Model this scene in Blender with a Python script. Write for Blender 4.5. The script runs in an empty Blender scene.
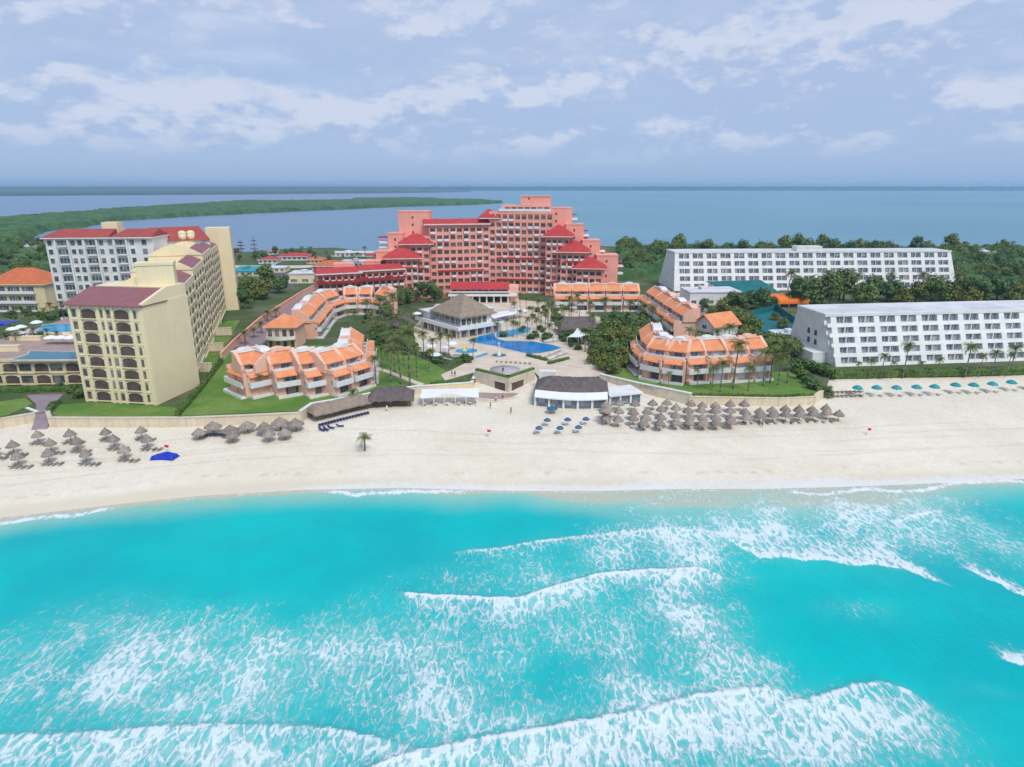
import bpy, bmesh, math, random
import numpy as np
from mathutils import Matrix, Vector, noise as mnoise

sc = bpy.context.scene
col = sc.collection
random.seed(7)
rnd = random.random
def uni(a, b): return a + (b - a) * random.random()

# ------------------------------------------------------------------ camera
F = 650.0                       # focal length in pixels of a 1024 px wide frame
CAMH = 57.0
TH = math.atan((383.5 - 186.5) / F)
cam = bpy.data.cameras.new('camera')
cam.sensor_fit = 'HORIZONTAL'
cam.sensor_width = 36.0
cam.lens = 36.0 * F / 1024.0
cam.clip_start = 1.0
cam.clip_end = 120000.0
cam_o = bpy.data.objects.new('camera', cam)
col.objects.link(cam_o)
cam_o.location = (0, 0, CAMH)
cam_o.rotation_euler = (math.pi / 2 - TH, 0, 0)
sc.camera = cam_o

# ------------------------------------------------------------------ view, world, sun
sc.view_settings.view_transform = 'Standard'
sc.view_settings.look = 'None'
sc.view_settings.exposure = 0.22
sc.view_settings.gamma = 1.0
sc.cycles.use_denoising = True
sc.cycles.max_bounces = 6
sc.cycles.diffuse_bounces = 3
sc.cycles.glossy_bounces = 2
sc.cycles.transmission_bounces = 2
sc.cycles.volume_bounces = 1
sc.cycles.transparent_max_bounces = 8

SUN_EL, SUN_AZ = math.radians(52), math.radians(150)   # azimuth from +Y clockwise: behind the camera, to the right
world = bpy.data.worlds.new('World')
sc.world = world
world.use_nodes = True

def N(nt, typ, **kw):
    n = nt.nodes.new(typ)
    for k, v in kw.items():
        if k == 'ins':
            for a, b in v.items(): n.inputs[a].default_value = b
        else: setattr(n, k, v)
    return n
def L(nt, a, b): nt.links.new(a, b)
def M_(nt, op, a, b=None, c=None, clamp=False):
    n = nt.nodes.new('ShaderNodeMath'); n.operation = op; n.use_clamp = clamp
    for i, v in enumerate((a, b, c)):
        if v is None: continue
        if hasattr(v, 'is_output'): nt.links.new(v, n.inputs[i])
        else: n.inputs[i].default_value = v
    return n.outputs[0]
def RNG(nt, v, a, b, c=0.0, d=1.0, smooth=True):
    n = nt.nodes.new('ShaderNodeMapRange'); n.interpolation_type = 'SMOOTHSTEP' if smooth else 'LINEAR'
    nt.links.new(v, n.inputs[0])
    for i, x in enumerate((a, b, c, d)):
        if hasattr(x, 'is_output'): nt.links.new(x, n.inputs[i + 1])
        else: n.inputs[i + 1].default_value = x
    return n.outputs[0]
def MIX(nt, f, a, b, blend='MIX'):
    n = nt.nodes.new('ShaderNodeMix'); n.data_type = 'RGBA'; n.blend_type = blend
    for s, v in ((n.inputs[0], f), (n.inputs[6], a), (n.inputs[7], b)):
        if hasattr(v, 'is_output'): nt.links.new(v, s)
        elif isinstance(v, (int, float)): s.default_value = v
        else: s.default_value = (*v[:3], 1)
    return n.outputs[2]
def XYZ(nt, x, y, z):
    n = nt.nodes.new('ShaderNodeCombineXYZ')
    for i, v in enumerate((x, y, z)):
        if hasattr(v, 'is_output'): nt.links.new(v, n.inputs[i])
        else: n.inputs[i].default_value = v
    return n.outputs[0]
def NOISE(nt, vec, scale, detail=4, rough=0.55, dist=0.0):
    n = nt.nodes.new('ShaderNodeTexNoise')
    n.inputs['Scale'].default_value = scale; n.inputs['Detail'].default_value = detail
    n.inputs['Roughness'].default_value = rough; n.inputs['Distortion'].default_value = dist
    if vec is not None: nt.links.new(vec, n.inputs['Vector'])
    return n.outputs['Fac']

def build_world():
    nt = world.node_tree; nt.nodes.clear()
    out = N(nt, 'ShaderNodeOutputWorld'); bg = N(nt, 'ShaderNodeBackground')
    bg.inputs['Strength'].default_value = 0.10
    sky = N(nt, 'ShaderNodeTexSky', sky_type='NISHITA', sun_disc=False)
    sky.sun_elevation = SUN_EL; sky.sun_rotation = SUN_AZ
    sky.altitude = 20; sky.air_density = 1.0; sky.dust_density = 1.5; sky.ozone_density = 2.0
    tc = N(nt, 'ShaderNodeTexCoord')
    sp = N(nt, 'ShaderNodeSeparateXYZ'); L(nt, tc.outputs['Generated'], sp.inputs[0])
    x, y, z = sp.outputs
    az = M_(nt, 'ARCTAN2', x, y)
    el = M_(nt, 'ARCSINE', z)
    # heaps of cumulus banked above the horizon
    def bank(de):
        e_ = M_(nt, 'ADD', el, de)
        v = XYZ(nt, M_(nt, 'MULTIPLY', az, 3.2), M_(nt, 'MULTIPLY', e_, 8.0), 5.2)
        v3 = XYZ(nt, M_(nt, 'MULTIPLY', az, 13.0), M_(nt, 'MULTIPLY', e_, 24.0), 1.7)
        puff = M_(nt, 'ABSOLUTE', M_(nt, 'SUBTRACT', NOISE(nt, v3, 1.3, 5, 0.55), 0.5))
        return M_(nt, 'SUBTRACT', NOISE(nt, v, 1.3, 10, 0.56), M_(nt, 'MULTIPLY', puff, 0.42))
    n0 = bank(0.0); n1 = bank(0.026)
    cum = RNG(nt, n0, 0.33, 0.50)
    band = M_(nt, 'MULTIPLY', RNG(nt, el, 0.02, 0.08), RNG(nt, el, 0.34, 0.18))
    cum = M_(nt, 'MULTIPLY', cum, band)
    lit = RNG(nt, M_(nt, 'SUBTRACT', n0, n1), -0.03, 0.10)
    # high thin sheet
    inv = M_(nt, 'DIVIDE', 1.0, M_(nt, 'ADD', M_(nt, 'MAXIMUM', z, 0.0), 0.10))
    v2 = XYZ(nt, M_(nt, 'MULTIPLY', x, inv), M_(nt, 'MULTIPLY', y, inv), 1.3)
    s2 = NOISE(nt, v2, 0.85, 8, 0.55, 0.4)
    sheet = M_(nt, 'MULTIPLY', RNG(nt, s2, 0.26, 0.56), RNG(nt, el, 0.05, 0.20))
    s3 = NOISE(nt, v2, 2.4, 6, 0.6, 0.2)
    c_low = (3.35, 4.6, 7.1); c_clear = (3.2, 4.5, 7.0)
    base = MIX(nt, RNG(nt, el, 0.0, 0.35), c_low, c_clear)
    base = MIX(nt, 0.80, sky.outputs[0], base)
    shc = MIX(nt, RNG(nt, s3, 0.35, 0.65), (4.05, 4.95, 6.85), (5.3, 5.95, 7.45))
    c = MIX(nt, M_(nt, 'MULTIPLY', sheet, 0.85), base, shc)
    cc = MIX(nt, lit, (3.6, 4.6, 6.65), (5.6, 6.1, 7.4))
    c = MIX(nt, M_(nt, 'MULTIPLY', cum, 0.88), c, cc)
    L(nt, c, bg.inputs['Color']); L(nt, bg.outputs[0], out.inputs[0])
build_world()

sun = bpy.data.lights.new('sun', 'SUN')
sun.energy = 2.2; sun.angle = math.radians(22); sun.color = (1.0, 0.955, 0.89)
sun_o = bpy.data.objects.new('sun', sun); col.objects.link(sun_o)
sd = Vector((math.sin(SUN_AZ) * math.cos(SUN_EL), math.cos(SUN_AZ) * math.cos(SUN_EL), math.sin(SUN_EL)))
sun_o.rotation_euler = sd.to_track_quat('Z', 'Y').to_euler()
sun_o.location = (120, -160, 260)

# ------------------------------------------------------------------ measuring helpers
CT, ST = math.cos(TH), math.sin(TH)
def G(px, py, z=4.0):
    """ground point (x, y) seen at a photo position, on the level z"""
    x = (px - 512) / F; y = -(py - 383.5) / F
    dy = CT + y * ST; dz = -ST + y * CT
    t = (z - CAMH) / dz
    return (x * t, dy * t)
def G3(px, py, z=4.0):
    a = G(px, py, z); return Vector((a[0], a[1], z))
def XA(px, Y, z=4.0):
    return (px - 512) / F * (Y * CT + (CAMH - z) * ST)
def ZA(py, Y):
    y = -(py - 383.5) / F
    return CAMH + (-ST + y * CT) / (CT + y * ST) * Y
def PG(pts, z=4.0): return [G(a, b, z) for a, b in pts]
def lerp(a, b, t): return a + (b - a) * t

# ------------------------------------------------------------------ scene helpers
class MB:
    def __init__(s): s.v = []; s.f = []; s.m = []; s.M = None; s.sm = []
    def at(s, p0=None, p1=None, z=0.0):
        """local frame: s along p0->p1 seen from outside, t inwards, z up"""
        if p0 is None: s.M = None; return 0
        u = Vector((p1[0] - p0[0], p1[1] - p0[1])); Ln = u.length; u.normalize()
        s.M = Matrix(((u.x, -u.y, 0, p0[0]), (u.y, u.x, 0, p0[1]), (0, 0, 1, z), (0, 0, 0, 1)))
        return Ln
    def add(s, vs, fs, mi=0, smooth=False):
        b = len(s.v)
        for p in vs:
            p = Vector(p)
            s.v.append(s.M @ p if s.M else p)
        for f in fs: s.f.append([i + b for i in f]); s.m.append(mi); s.sm.append(smooth)
    def box(s, x0, x1, y0, y1, z0, z1, mi=0):
        s.add([(x0, y0, z0), (x1, y0, z0), (x1, y1, z0), (x0, y1, z0), (x0, y0, z1), (x1, y0, z1), (x1, y1, z1), (x0, y1, z1)],
              [(0, 3, 2, 1), (4, 5, 6, 7), (0, 1, 5, 4), (1, 2, 6, 5), (2, 3, 7, 6), (3, 0, 4, 7)], mi)
    def hexa(s, b, t, mi=0):
        s.add(list(b) + list(t), [(0, 3, 2, 1), (4, 5, 6, 7), (0, 1, 5, 4), (1, 2, 6, 5), (2, 3, 7, 6), (3, 0, 4, 7)], mi)
    def quad(s, *p, mi=0): s.add(p, [tuple(range(len(p)))], mi)
    def prism(s, poly, z0, z1, mi=0, mtop=None):
        a = sum(poly[i][0] * poly[(i + 1) % len(poly)][1] - poly[(i + 1) % len(poly)][0] * poly[i][1] for i in range(len(poly)))
        if a < 0: poly = poly[::-1]
        n = len(poly)
        s.add([(p[0], p[1], z0) for p in poly] + [(p[0], p[1], z1) for p in poly],
              [tuple(range(n))[::-1]] + [(i, (i + 1) % n, (i + 1) % n + n, i + n) for i in range(n)], mi)
        s.add([(p[0], p[1], z1) for p in poly], [tuple(range(n))], mi if mtop is None else mtop)
    def tube(s, a, b, r0, r1, n=8, mi=0, cap=True):
        a = Vector(a); b = Vector(b); d = (b - a).normalized()
        q = d.to_track_quat('Z', 'Y')
        vs = []
        for p, r in ((a, r0), (b, r1)):
            for i in range(n):
                t = 2 * math.pi * i / n
                vs.append(p + q @ Vector((r * math.cos(t), r * math.sin(t), 0)))
        fs = [(i, (i + 1) % n, (i + 1) % n + n, i + n) for i in range(n)]
        if cap: fs += [tuple(range(n))[::-1], tuple(range(n, 2 * n))]
        s.add(vs, fs, mi, True)
    def path(s, pts, rad, n=6, mi=0):
        for i in range(len(pts) - 1): s.tube(pts[i], pts[i + 1], rad[i], rad[i + 1], n, mi)
    def lathe(s, prof, n=16, c=(0, 0, 0), mi=0, jit=0.0, smooth=True):
        vs = []
        for k, (r, z) in enumerate(prof):
            for i in range(n):
                t = 2 * math.pi * i / n
                rr = r * (1 + uni(-jit, jit)); vs.append((c[0] + rr * math.cos(t), c[1] + rr * math.sin(t), c[2] + z + uni(-jit, jit) * 0.6 * r))
        fs = [(k * n + i, k * n + (i + 1) % n, (k + 1) * n + (i + 1) % n, (k + 1) * n + i) for k in range(len(prof) - 1) for i in range(n)]
        s.add(vs, fs, mi, smooth)
    def mesh(s, name, mats, off=None):
        me = bpy.data.meshes.new(name)
        vs = [(v.x - off[0], v.y - off[1], v.z - off[2]) for v in s.v] if off is not None else [tuple(v) for v in s.v]
        me.from_pydata(vs, [], s.f)
        for m in (mats if isinstance(mats, (list, tuple)) else [mats]): me.materials.append(m)
        me.polygons.foreach_set('material_index', s.m)
        me.polygons.foreach_set('use_smooth', s.sm)
        me.update()
        return me
    def build(s, name, mats, parent=None, **tags):
        off = world_loc(parent) if parent is not None else None
        o = bpy.data.objects.new(name, s.mesh(name, mats, off))
        col.objects.link(o)
        if parent is not None: o.parent = parent
        if tags: tag(o, **tags)
        return o
def world_loc(o):
    p = Vector((0, 0, 0))
    while o is not None: p += o.location; o = o.parent
    return p
def tag(o, label=None, cat=None, group=None, kind=None):
    if label: o['label'] = label
    if cat: o['category'] = cat
    if group: o['group'] = group
    if kind: o['kind'] = kind
    return o
def E(name, label, cat, loc=(0, 0, 0), group=None):
    o = bpy.data.objects.new(name, None); col.objects.link(o)
    o.location = loc; o.empty_display_size = 0.5
    return tag(o, label, cat, group)
def obj(name, me, parent=None, loc=(0, 0, 0), rz=0.0, s=1.0):
    o = bpy.data.objects.new(name, me); col.objects.link(o)
    if parent is not None: o.parent = parent
    o.location = loc; o.rotation_euler = (0, 0, rz); o.scale = (s, s, s)
    return o
def copy_tree(o, parent=None):
    c = o.copy(); col.objects.link(c)
    if parent is not None: c.parent = parent
    for ch in list(o.children): copy_tree(ch, c)
    return c
class Proto:
    """one finished thing; the first call moves it, later calls copy it with its parts"""
    def __init__(s, root): s.root = root; s.used = False
    def put(s, loc, rz=0.0, sc_=1.0, label=None, group=None, cat=None):
        o = copy_tree(s.root) if s.used else s.root
        s.used = True
        o.location = loc; o.rotation_euler = (0, 0, rz); o.scale = (sc_,) * 3 if isinstance(sc_, (int, float)) else sc_
        return tag(o, label, cat, group)
ORD = ('first second third fourth fifth sixth seventh eighth ninth tenth eleventh twelfth thirteenth fourteenth fifteenth sixteenth '
       'seventeenth eighteenth nineteenth twentieth').split()
def nth(i, n, lft='left', rgt='right'):
    if i == 0: return 'leftmost'
    if i == n - 1: return 'rightmost'
    if i < 20: return ORD[i] + ' from left'
    return ORD[min(19, n - 1 - i)] + ' from right'

# ------------------------------------------------------------------ materials
def mat(name, c, c2=None, scale=0.4, rough=0.75, fine=0.0, fscale=6.0, streak=0.0, bump=0.0, metal=0.0, rand=0.0, spec=0.3, lo=0.35, hi=0.65):
    m = bpy.data.materials.new(name); m.use_nodes = True
    nt = m.node_tree; b = nt.nodes['Principled BSDF']
    b.inputs['Roughness'].default_value = rough; b.inputs['Metallic'].default_value = metal
    b.inputs['Specular IOR Level'].default_value = spec
    geo = N(nt, 'ShaderNodeNewGeometry'); P = geo.outputs['Position']
    cc = c
    if c2 is not None:
        cc = MIX(nt, RNG(nt, NOISE(nt, P, scale, 6, 0.6), lo, hi), c, c2)
    if streak:
        mp = N(nt, 'ShaderNodeMapping'); mp.inputs['Scale'].default_value = (1.4, 1.4, 0.12); L(nt, P, mp.inputs[0])
        st = RNG(nt, NOISE(nt, mp.outputs[0], 1.0, 5, 0.65), 0.42, 0.75, 1.0, 1.0 - streak)
        cc = MIX(nt, 1.0, cc, XYZ(nt, st, st, M_(nt, 'MULTIPLY', st, 0.98)), 'MULTIPLY')
    if fine:
        fn = RNG(nt, NOISE(nt, P, fscale, 4, 0.7), 0.3, 0.7, 1.0 - fine, 1.0 + fine, False)
        cc = MIX(nt, 1.0, cc, XYZ(nt, fn, fn, fn), 'MULTIPLY')
    if rand:
        oi = N(nt, 'ShaderNodeObjectInfo'); rn = RNG(nt, oi.outputs['Random'], 0, 1, 1 - rand, 1 + rand, False)
        cc = MIX(nt, 1.0, cc, XYZ(nt, rn, rn, rn), 'MULTIPLY')
    if hasattr(cc, 'is_output'): L(nt, cc, b.inputs['Base Color'])
    else: b.inputs['Base Color'].default_value = (*cc, 1)
    if bump:
        bp = N(nt, 'ShaderNodeBump'); bp.inputs['Strength'].default_value = 1.0; bp.inputs['Distance'].default_value = bump
        L(nt, NOISE(nt, P, fscale, 4, 0.6), bp.inputs['Height']); L(nt, bp.outputs[0], b.inputs['Normal'])
    return m
def leafmat(name, dark, light, tint=0.25):
    m = bpy.data.materials.new(name); m.use_nodes = True
    nt = m.node_tree; b = nt.nodes['Principled BSDF']
    b.inputs['Roughness'].default_value = 0.6; b.inputs['Specular IOR Level'].default_value = 0.25
    geo = N(nt, 'ShaderNodeNewGeometry'); oi = N(nt, 'ShaderNodeObjectInfo')
    f = M_(nt, 'ADD', M_(nt, 'MULTIPLY', geo.outputs['Random Per Island'], 0.6),
           M_(nt, 'MULTIPLY', RNG(nt, NOISE(nt, geo.outputs['Position'], 0.55, 3), 0.35, 0.65), 0.4))
    c = MIX(nt, f, dark, light)
    yel = MIX(nt, RNG(nt, oi.outputs['Random'], 0.0, 1.0, 0.0, tint, False), c, (0.21, 0.215, 0.045))
    L(nt, yel, b.inputs['Base Color'])
    try: b.inputs['Subsurface Weight'].default_value = 0.0
    except Exception: pass
    return m
def glassmat(name, dark=(0.070, 0.080, 0.095), curtain=(0.27, 0.26, 0.25), share=0.55, rough=0.12):
    m = bpy.data.materials.new(name); m.use_nodes = True
    nt = m.node_tree; b = nt.nodes['Principled BSDF']
    geo = N(nt, 'ShaderNodeNewGeometry'); P = geo.outputs['Position']
    w = N(nt, 'ShaderNodeTexWhiteNoise'); w.noise_dimensions = '3D'
    sn = N(nt, 'ShaderNodeVectorMath', operation='SNAP'); sn.inputs[1].default_value = (1.7, 1.7, 3.0); L(nt, P, sn.inputs[0])
    L(nt, sn.outputs[0], w.inputs['Vector'])
    c = MIX(nt, RNG(nt, w.outputs['Value'], 1 - share, 1.0, 0.0, 1.0, False), dark, curtain)
    L(nt, c, b.inputs['Base Color']); b.inputs['Roughness'].default_value = rough
    b.inputs['Specular IOR Level'].default_value = 0.5
    return m
def tilemat(name, c, c2, pitch=0.35):
    """roof tiles: fine ridges down the slope"""
    m = mat(name, c, c2, 0.35, 0.7, fine=0.14, fscale=3.0)
    nt = m.node_tree; b = nt.nodes['Principled BSDF']
    geo = N(nt, 'ShaderNodeNewGeometry')
    wv = N(nt, 'ShaderNodeTexWave'); wv.inputs['Scale'].default_value = 1.0 / pitch / 3.0
    wv.bands_direction = 'DIAGONAL'; wv.inputs['Distortion'].default_value = 0.6
    L(nt, geo.outputs['Position'], wv.inputs['Vector'])
    bp = N(nt, 'ShaderNodeBump'); bp.inputs['Distance'].default_value = 0.08; bp.inputs['Strength'].default_value = 0.8
    L(nt, wv.outputs['Fac'], bp.inputs['Height']); L(nt, bp.outputs[0], b.inputs['Normal'])
    return m

MT = {}
MT['white'] = mat('white_paint', (0.78, 0.78, 0.77), (0.70, 0.70, 0.69), 0.25, 0.6, fine=0.05, streak=0.12)
MT['white_roof'] = mat('white_roof_membrane', (0.66, 0.67, 0.69), (0.52, 0.53, 0.55), 0.12, 0.8, fine=0.08, fscale=1.5)
MT['cream'] = mat('cream_render', (0.83, 0.71, 0.48), (0.79, 0.67, 0.445), 0.15, 0.8, fine=0.05, streak=0.06)
MT['cream_dk'] = mat('cream_render_deep', (0.76, 0.64, 0.40), (0.70, 0.58, 0.36), 0.2, 0.8, fine=0.05, streak=0.14)
MT['pink'] = mat('salmon_render', (0.86, 0.40, 0.325), (0.80, 0.355, 0.285), 0.12, 0.8, fine=0.06, streak=0.12)
MT['pinkv'] = mat('peach_render', (0.83, 0.51, 0.395), (0.78, 0.455, 0.34), 0.2, 0.8, fine=0.06, streak=0.12)
MT['redroof'] = tilemat('red_roof_tile', (0.54, 0.055, 0.055), (0.44, 0.045, 0.048))
MT['redroof2'] = tilemat('faded_red_roof_tile', (0.40, 0.075, 0.060), (0.34, 0.068, 0.06))
MT['mauve'] = tilemat('mauve_roof_tile', (0.30, 0.12, 0.13), (0.26, 0.11, 0.125))
MT['orange'] = tilemat('orange_roof_tile', (0.84, 0.33, 0.15), (0.74, 0.265, 0.115))
MT['terracotta'] = tilemat('terracotta_roof_tile', (0.62, 0.17, 0.065), (0.52, 0.14, 0.055))
MT['glass'] = glassmat('window_glass')
MT['glass_blue'] = glassmat('blue_window_glass', (0.13, 0.165, 0.215), (0.40, 0.43, 0.47), 0.5)
MT['dark'] = mat('shade_brown', (0.085, 0.060, 0.052), (0.14, 0.095, 0.08), 0.6, 0.7)  # shade inside openings put into a flat brown colour
MT['rail'] = mat('white_railing', (0.76, 0.77, 0.77), None, rough=0.5)
MT['thatch'] = mat('dry_thatch', (0.36, 0.295, 0.255), (0.265, 0.215, 0.185), 1.2, 0.95, fine=0.3, fscale=7.0, bump=0.12, rand=0.16)
MT['thatch_dk'] = mat('weathered_thatch', (0.165, 0.135, 0.130), (0.115, 0.093, 0.092), 0.8, 0.95, fine=0.3, fscale=5.0, bump=0.12)
MT['thatch_tan'] = mat('tan_thatch', (0.33, 0.265, 0.20), (0.26, 0.205, 0.155), 0.7, 0.95, fine=0.25, fscale=5.0, bump=0.12)
MT['wood'] = mat('weathered_wood', (0.20, 0.13, 0.085), (0.14, 0.09, 0.06), 2.0, 0.8)
MT['bark'] = mat('grey_bark', (0.22, 0.19, 0.155), (0.15, 0.13, 0.105), 2.0, 0.9, bump=0.05)
MT['canvas'] = mat('white_canvas', (0.80, 0.81, 0.82), (0.74, 0.75, 0.77), 0.5, 0.7)
MT['blue'] = mat('blue_canvas', (0.010, 0.045, 0.48), (0.008, 0.035, 0.38), 0.8, 0.5, bump=0.15, fscale=1.6)
MT['navy'] = mat('navy_cushion', (0.018, 0.036, 0.17), (0.012, 0.026, 0.12), 1.5, 0.7, rand=0.25)
MT['bluegrey'] = mat('steel_blue_canvas', (0.050, 0.155, 0.27), (0.035, 0.12, 0.22), 1.0, 0.7, rand=0.15)
MT['teal'] = mat('teal_canvas', (0.022, 0.30, 0.34), (0.015, 0.25, 0.29), 1.0, 0.6, rand=0.1)
MT['teal_net'] = mat('teal_netting', (0.012, 0.16, 0.17), (0.010, 0.12, 0.135), 0.25, 0.8, fine=0.15, fscale=1.5)
MT['orange_cv'] = mat('orange_canvas', (0.86, 0.22, 0.03), (0.80, 0.18, 0.02), 0.4, 0.6)
MT['red'] = mat('red_cloth', (0.62, 0.03, 0.035), None, rough=0.7)
MT['plastic'] = mat('white_plastic', (0.62, 0.61, 0.58), (0.50, 0.48, 0.45), 1.0, 0.5, rand=0.2)
MT['lounger'] = mat('grey_mesh_lounger', (0.25, 0.225, 0.20), (0.19, 0.17, 0.15), 1.5, 0.7, rand=0.3)
MT['stone'] = mat('cream_stone', (0.68, 0.60, 0.48), (0.58, 0.51, 0.41), 0.5, 0.85, fine=0.1, streak=0.15)
MT['tanwall'] = mat('sandy_retaining_wall', (0.72, 0.63, 0.47), (0.65, 0.56, 0.41), 0.4, 0.9, fine=0.08, streak=0.2)
MT['deck'] = mat('pool_deck_paving', (0.68, 0.58, 0.46), (0.58, 0.48, 0.38), 0.18, 0.8, fine=0.10, fscale=2.5)
MT['deckpink'] = mat('pink_paving', (0.40, 0.29, 0.26), (0.34, 0.245, 0.225), 0.3, 0.85, fine=0.12, fscale=2.5)
MT['mauvepave'] = mat('mauve_paving', (0.30, 0.235, 0.26), (0.25, 0.195, 0.215), 0.3, 0.85, fine=0.12, fscale=2.0)
MT['asphalt'] = mat('grey_asphalt', (0.12, 0.115, 0.115), (0.09, 0.088, 0.088), 0.2, 0.9, fine=0.1)
MT['lawn'] = mat('mown_lawn', (0.088, 0.195, 0.026), (0.170, 0.250, 0.052), 0.12, 0.9, fine=0.32, fscale=2.2, bump=0.06)
MT['land'] = mat('garden_ground', (0.060, 0.100, 0.028), (0.155, 0.145, 0.085), 0.06, 0.9, fine=0.2, fscale=1.2, lo=0.45, hi=0.7)
MT['mud'] = mat('mangrove_floor', (0.030, 0.070, 0.030), (0.045, 0.090, 0.035), 0.02, 0.9)
MT['canopy'] = mat('mangrove_canopy', (0.026, 0.085, 0.026), (0.072, 0.145, 0.040), 0.045, 0.85, fine=0.35, fscale=0.22)
MT['leaf'] = leafmat('broad_leaf', (0.055, 0.115, 0.032), (0.185, 0.27, 0.07), 0.35)
MT['leafd'] = leafmat('dark_leaf', (0.036, 0.090, 0.034), (0.125, 0.215, 0.062), 0.12)
MT['leafy'] = leafmat('yellow_green_leaf', (0.075, 0.105, 0.018), (0.22, 0.23, 0.045), 0.3)
MT['hedge'] = leafmat('hedge_leaf', (0.040, 0.105, 0.018), (0.125, 0.22, 0.040), 0.15)
MT['frond'] = leafmat('palm_frond', (0.050, 0.090, 0.024), (0.18, 0.215, 0.06), 0.4)
MT['skin'] = mat('skin', (0.42, 0.24, 0.16), None, rough=0.6)
MT['hair'] = mat('dark_hair', (0.03, 0.02, 0.015), None, rough=0.8)
MT['hull'] = mat('brown_hull', (0.17, 0.075, 0.045), (0.12, 0.055, 0.035), 0.5, 0.7)

def pool_mat(name, c, c2):
    m = mat(name, c, c2, 0.25, 0.08, fine=0.05, fscale=1.0, spec=0.14)
    nt = m.node_tree; b = nt.nodes['Principled BSDF']
    geo = N(nt, 'ShaderNodeNewGeometry'); bp = N(nt, 'ShaderNodeBump'); bp.inputs['Distance'].default_value = 0.02
    L(nt, NOISE(nt, geo.outputs['Position'], 1.8, 3), bp.inputs['Height']); L(nt, bp.outputs[0], b.inputs['Normal'])
    return m
MT['pool'] = pool_mat('blue_pool_water', (0.002, 0.235, 0.56), (0.002, 0.175, 0.47))
MT['pool_lt'] = pool_mat('aqua_pool_water', (0.02, 0.36, 0.64), (0.015, 0.29, 0.57))
MT['pool_teal'] = pool_mat('teal_pool_water', (0.014, 0.170, 0.255), (0.012, 0.135, 0.22))

# ================================================================== SETTING
Z = 4.0                                             # level of the built-up strip
SHORE = [(-900, 700), (-300, 548), (-120, 528), (0, 518), (60, 511), (130, 503), (200, 496), (300, 490), (400, 488), (512, 491), (600, 491),
         (680, 489), (760, 489), (840, 487), (920, 484), (960, 482), (1024, 479), (1150, 474), (1400, 466), (2600, 440)]
_sh = [G(a, b, 0.0) for a, b in SHORE if b < 600]
_sx = np.array([-900] + [p[0] for p in _sh] + [900]); _sy = np.array([_sh[0][1] - 60] + [p[1] for p in _sh] + [_sh[-1][1] + 40])
def shore_y(x): return np.interp(x, _sx, _sy)

def grid_mesh(name, xs, ys, zf, m, attrs=None, smooth=True):
    X, Y = np.meshgrid(xs, ys); X = X.ravel(); Y = Y.ravel()
    Zv, at = zf(X, Y)
    nx, ny = len(xs), len(ys)
    i = np.arange(nx * ny).reshape(ny, nx)
    f = np.stack([i[:-1, :-1], i[:-1, 1:], i[1:, 1:], i[1:, :-1]], -1).reshape(-1, 4)
    me = bpy.data.meshes.new(name)
    me.vertices.add(nx * ny); me.vertices.foreach_set('co', np.stack([X, Y, Zv], -1).astype(np.float32).ravel())
    me.loops.add(len(f) * 4); me.loops.foreach_set('vertex_index', f.astype(np.int32).ravel())
    me.polygons.add(len(f)); me.polygons.foreach_set('loop_start', np.arange(0, len(f) * 4, 4, dtype=np.int32))
    me.polygons.foreach_set('use_smooth', np.full(len(f), smooth))
    for k, v in (at or {}).items():
        a = me.attributes.new(k, 'FLOAT', 'POINT'); a.data.foreach_set('value', v.astype(np.float32))
    me.update(calc_edges=True); me.validate()
    me.materials.append(m)
    o = bpy.data.objects.new(name, me); col.objects.link(o)
    return o
def vnoise(x, y, s=1.0, seed=0):
    """cheap smooth value noise on arrays, 0..1"""
    r = np.random.RandomState(seed).rand(256, 256)
    x = np.asarray(x) * s; y = np.asarray(y) * s
    xi = np.floor(x).astype(int); yi = np.floor(y).astype(int); fx = x - xi; fy = y - yi
    fx = fx * fx * (3 - 2 * fx); fy = fy * fy * (3 - 2 * fy)
    g = lambda a, b: r[a % 256, b % 256]
    return (g(xi, yi) * (1 - fx) + g(xi + 1, yi) * fx) * (1 - fy) + (g(xi, yi + 1) * (1 - fx) + g(xi + 1, yi + 1) * fx) * fy
def fbm(x, y, s, seed=0, o=4):
    t = 0; a = 1; n = 0
    for k in range(o): t = t + a * vnoise(x, y, s * 2 ** k, seed + k); n += a; a *= .5
    return t / n
def sstep(x, a, b):
    t = np.clip((x - a) / (b - a), 0, 1); return t * t * (3 - 2 * t)

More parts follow.
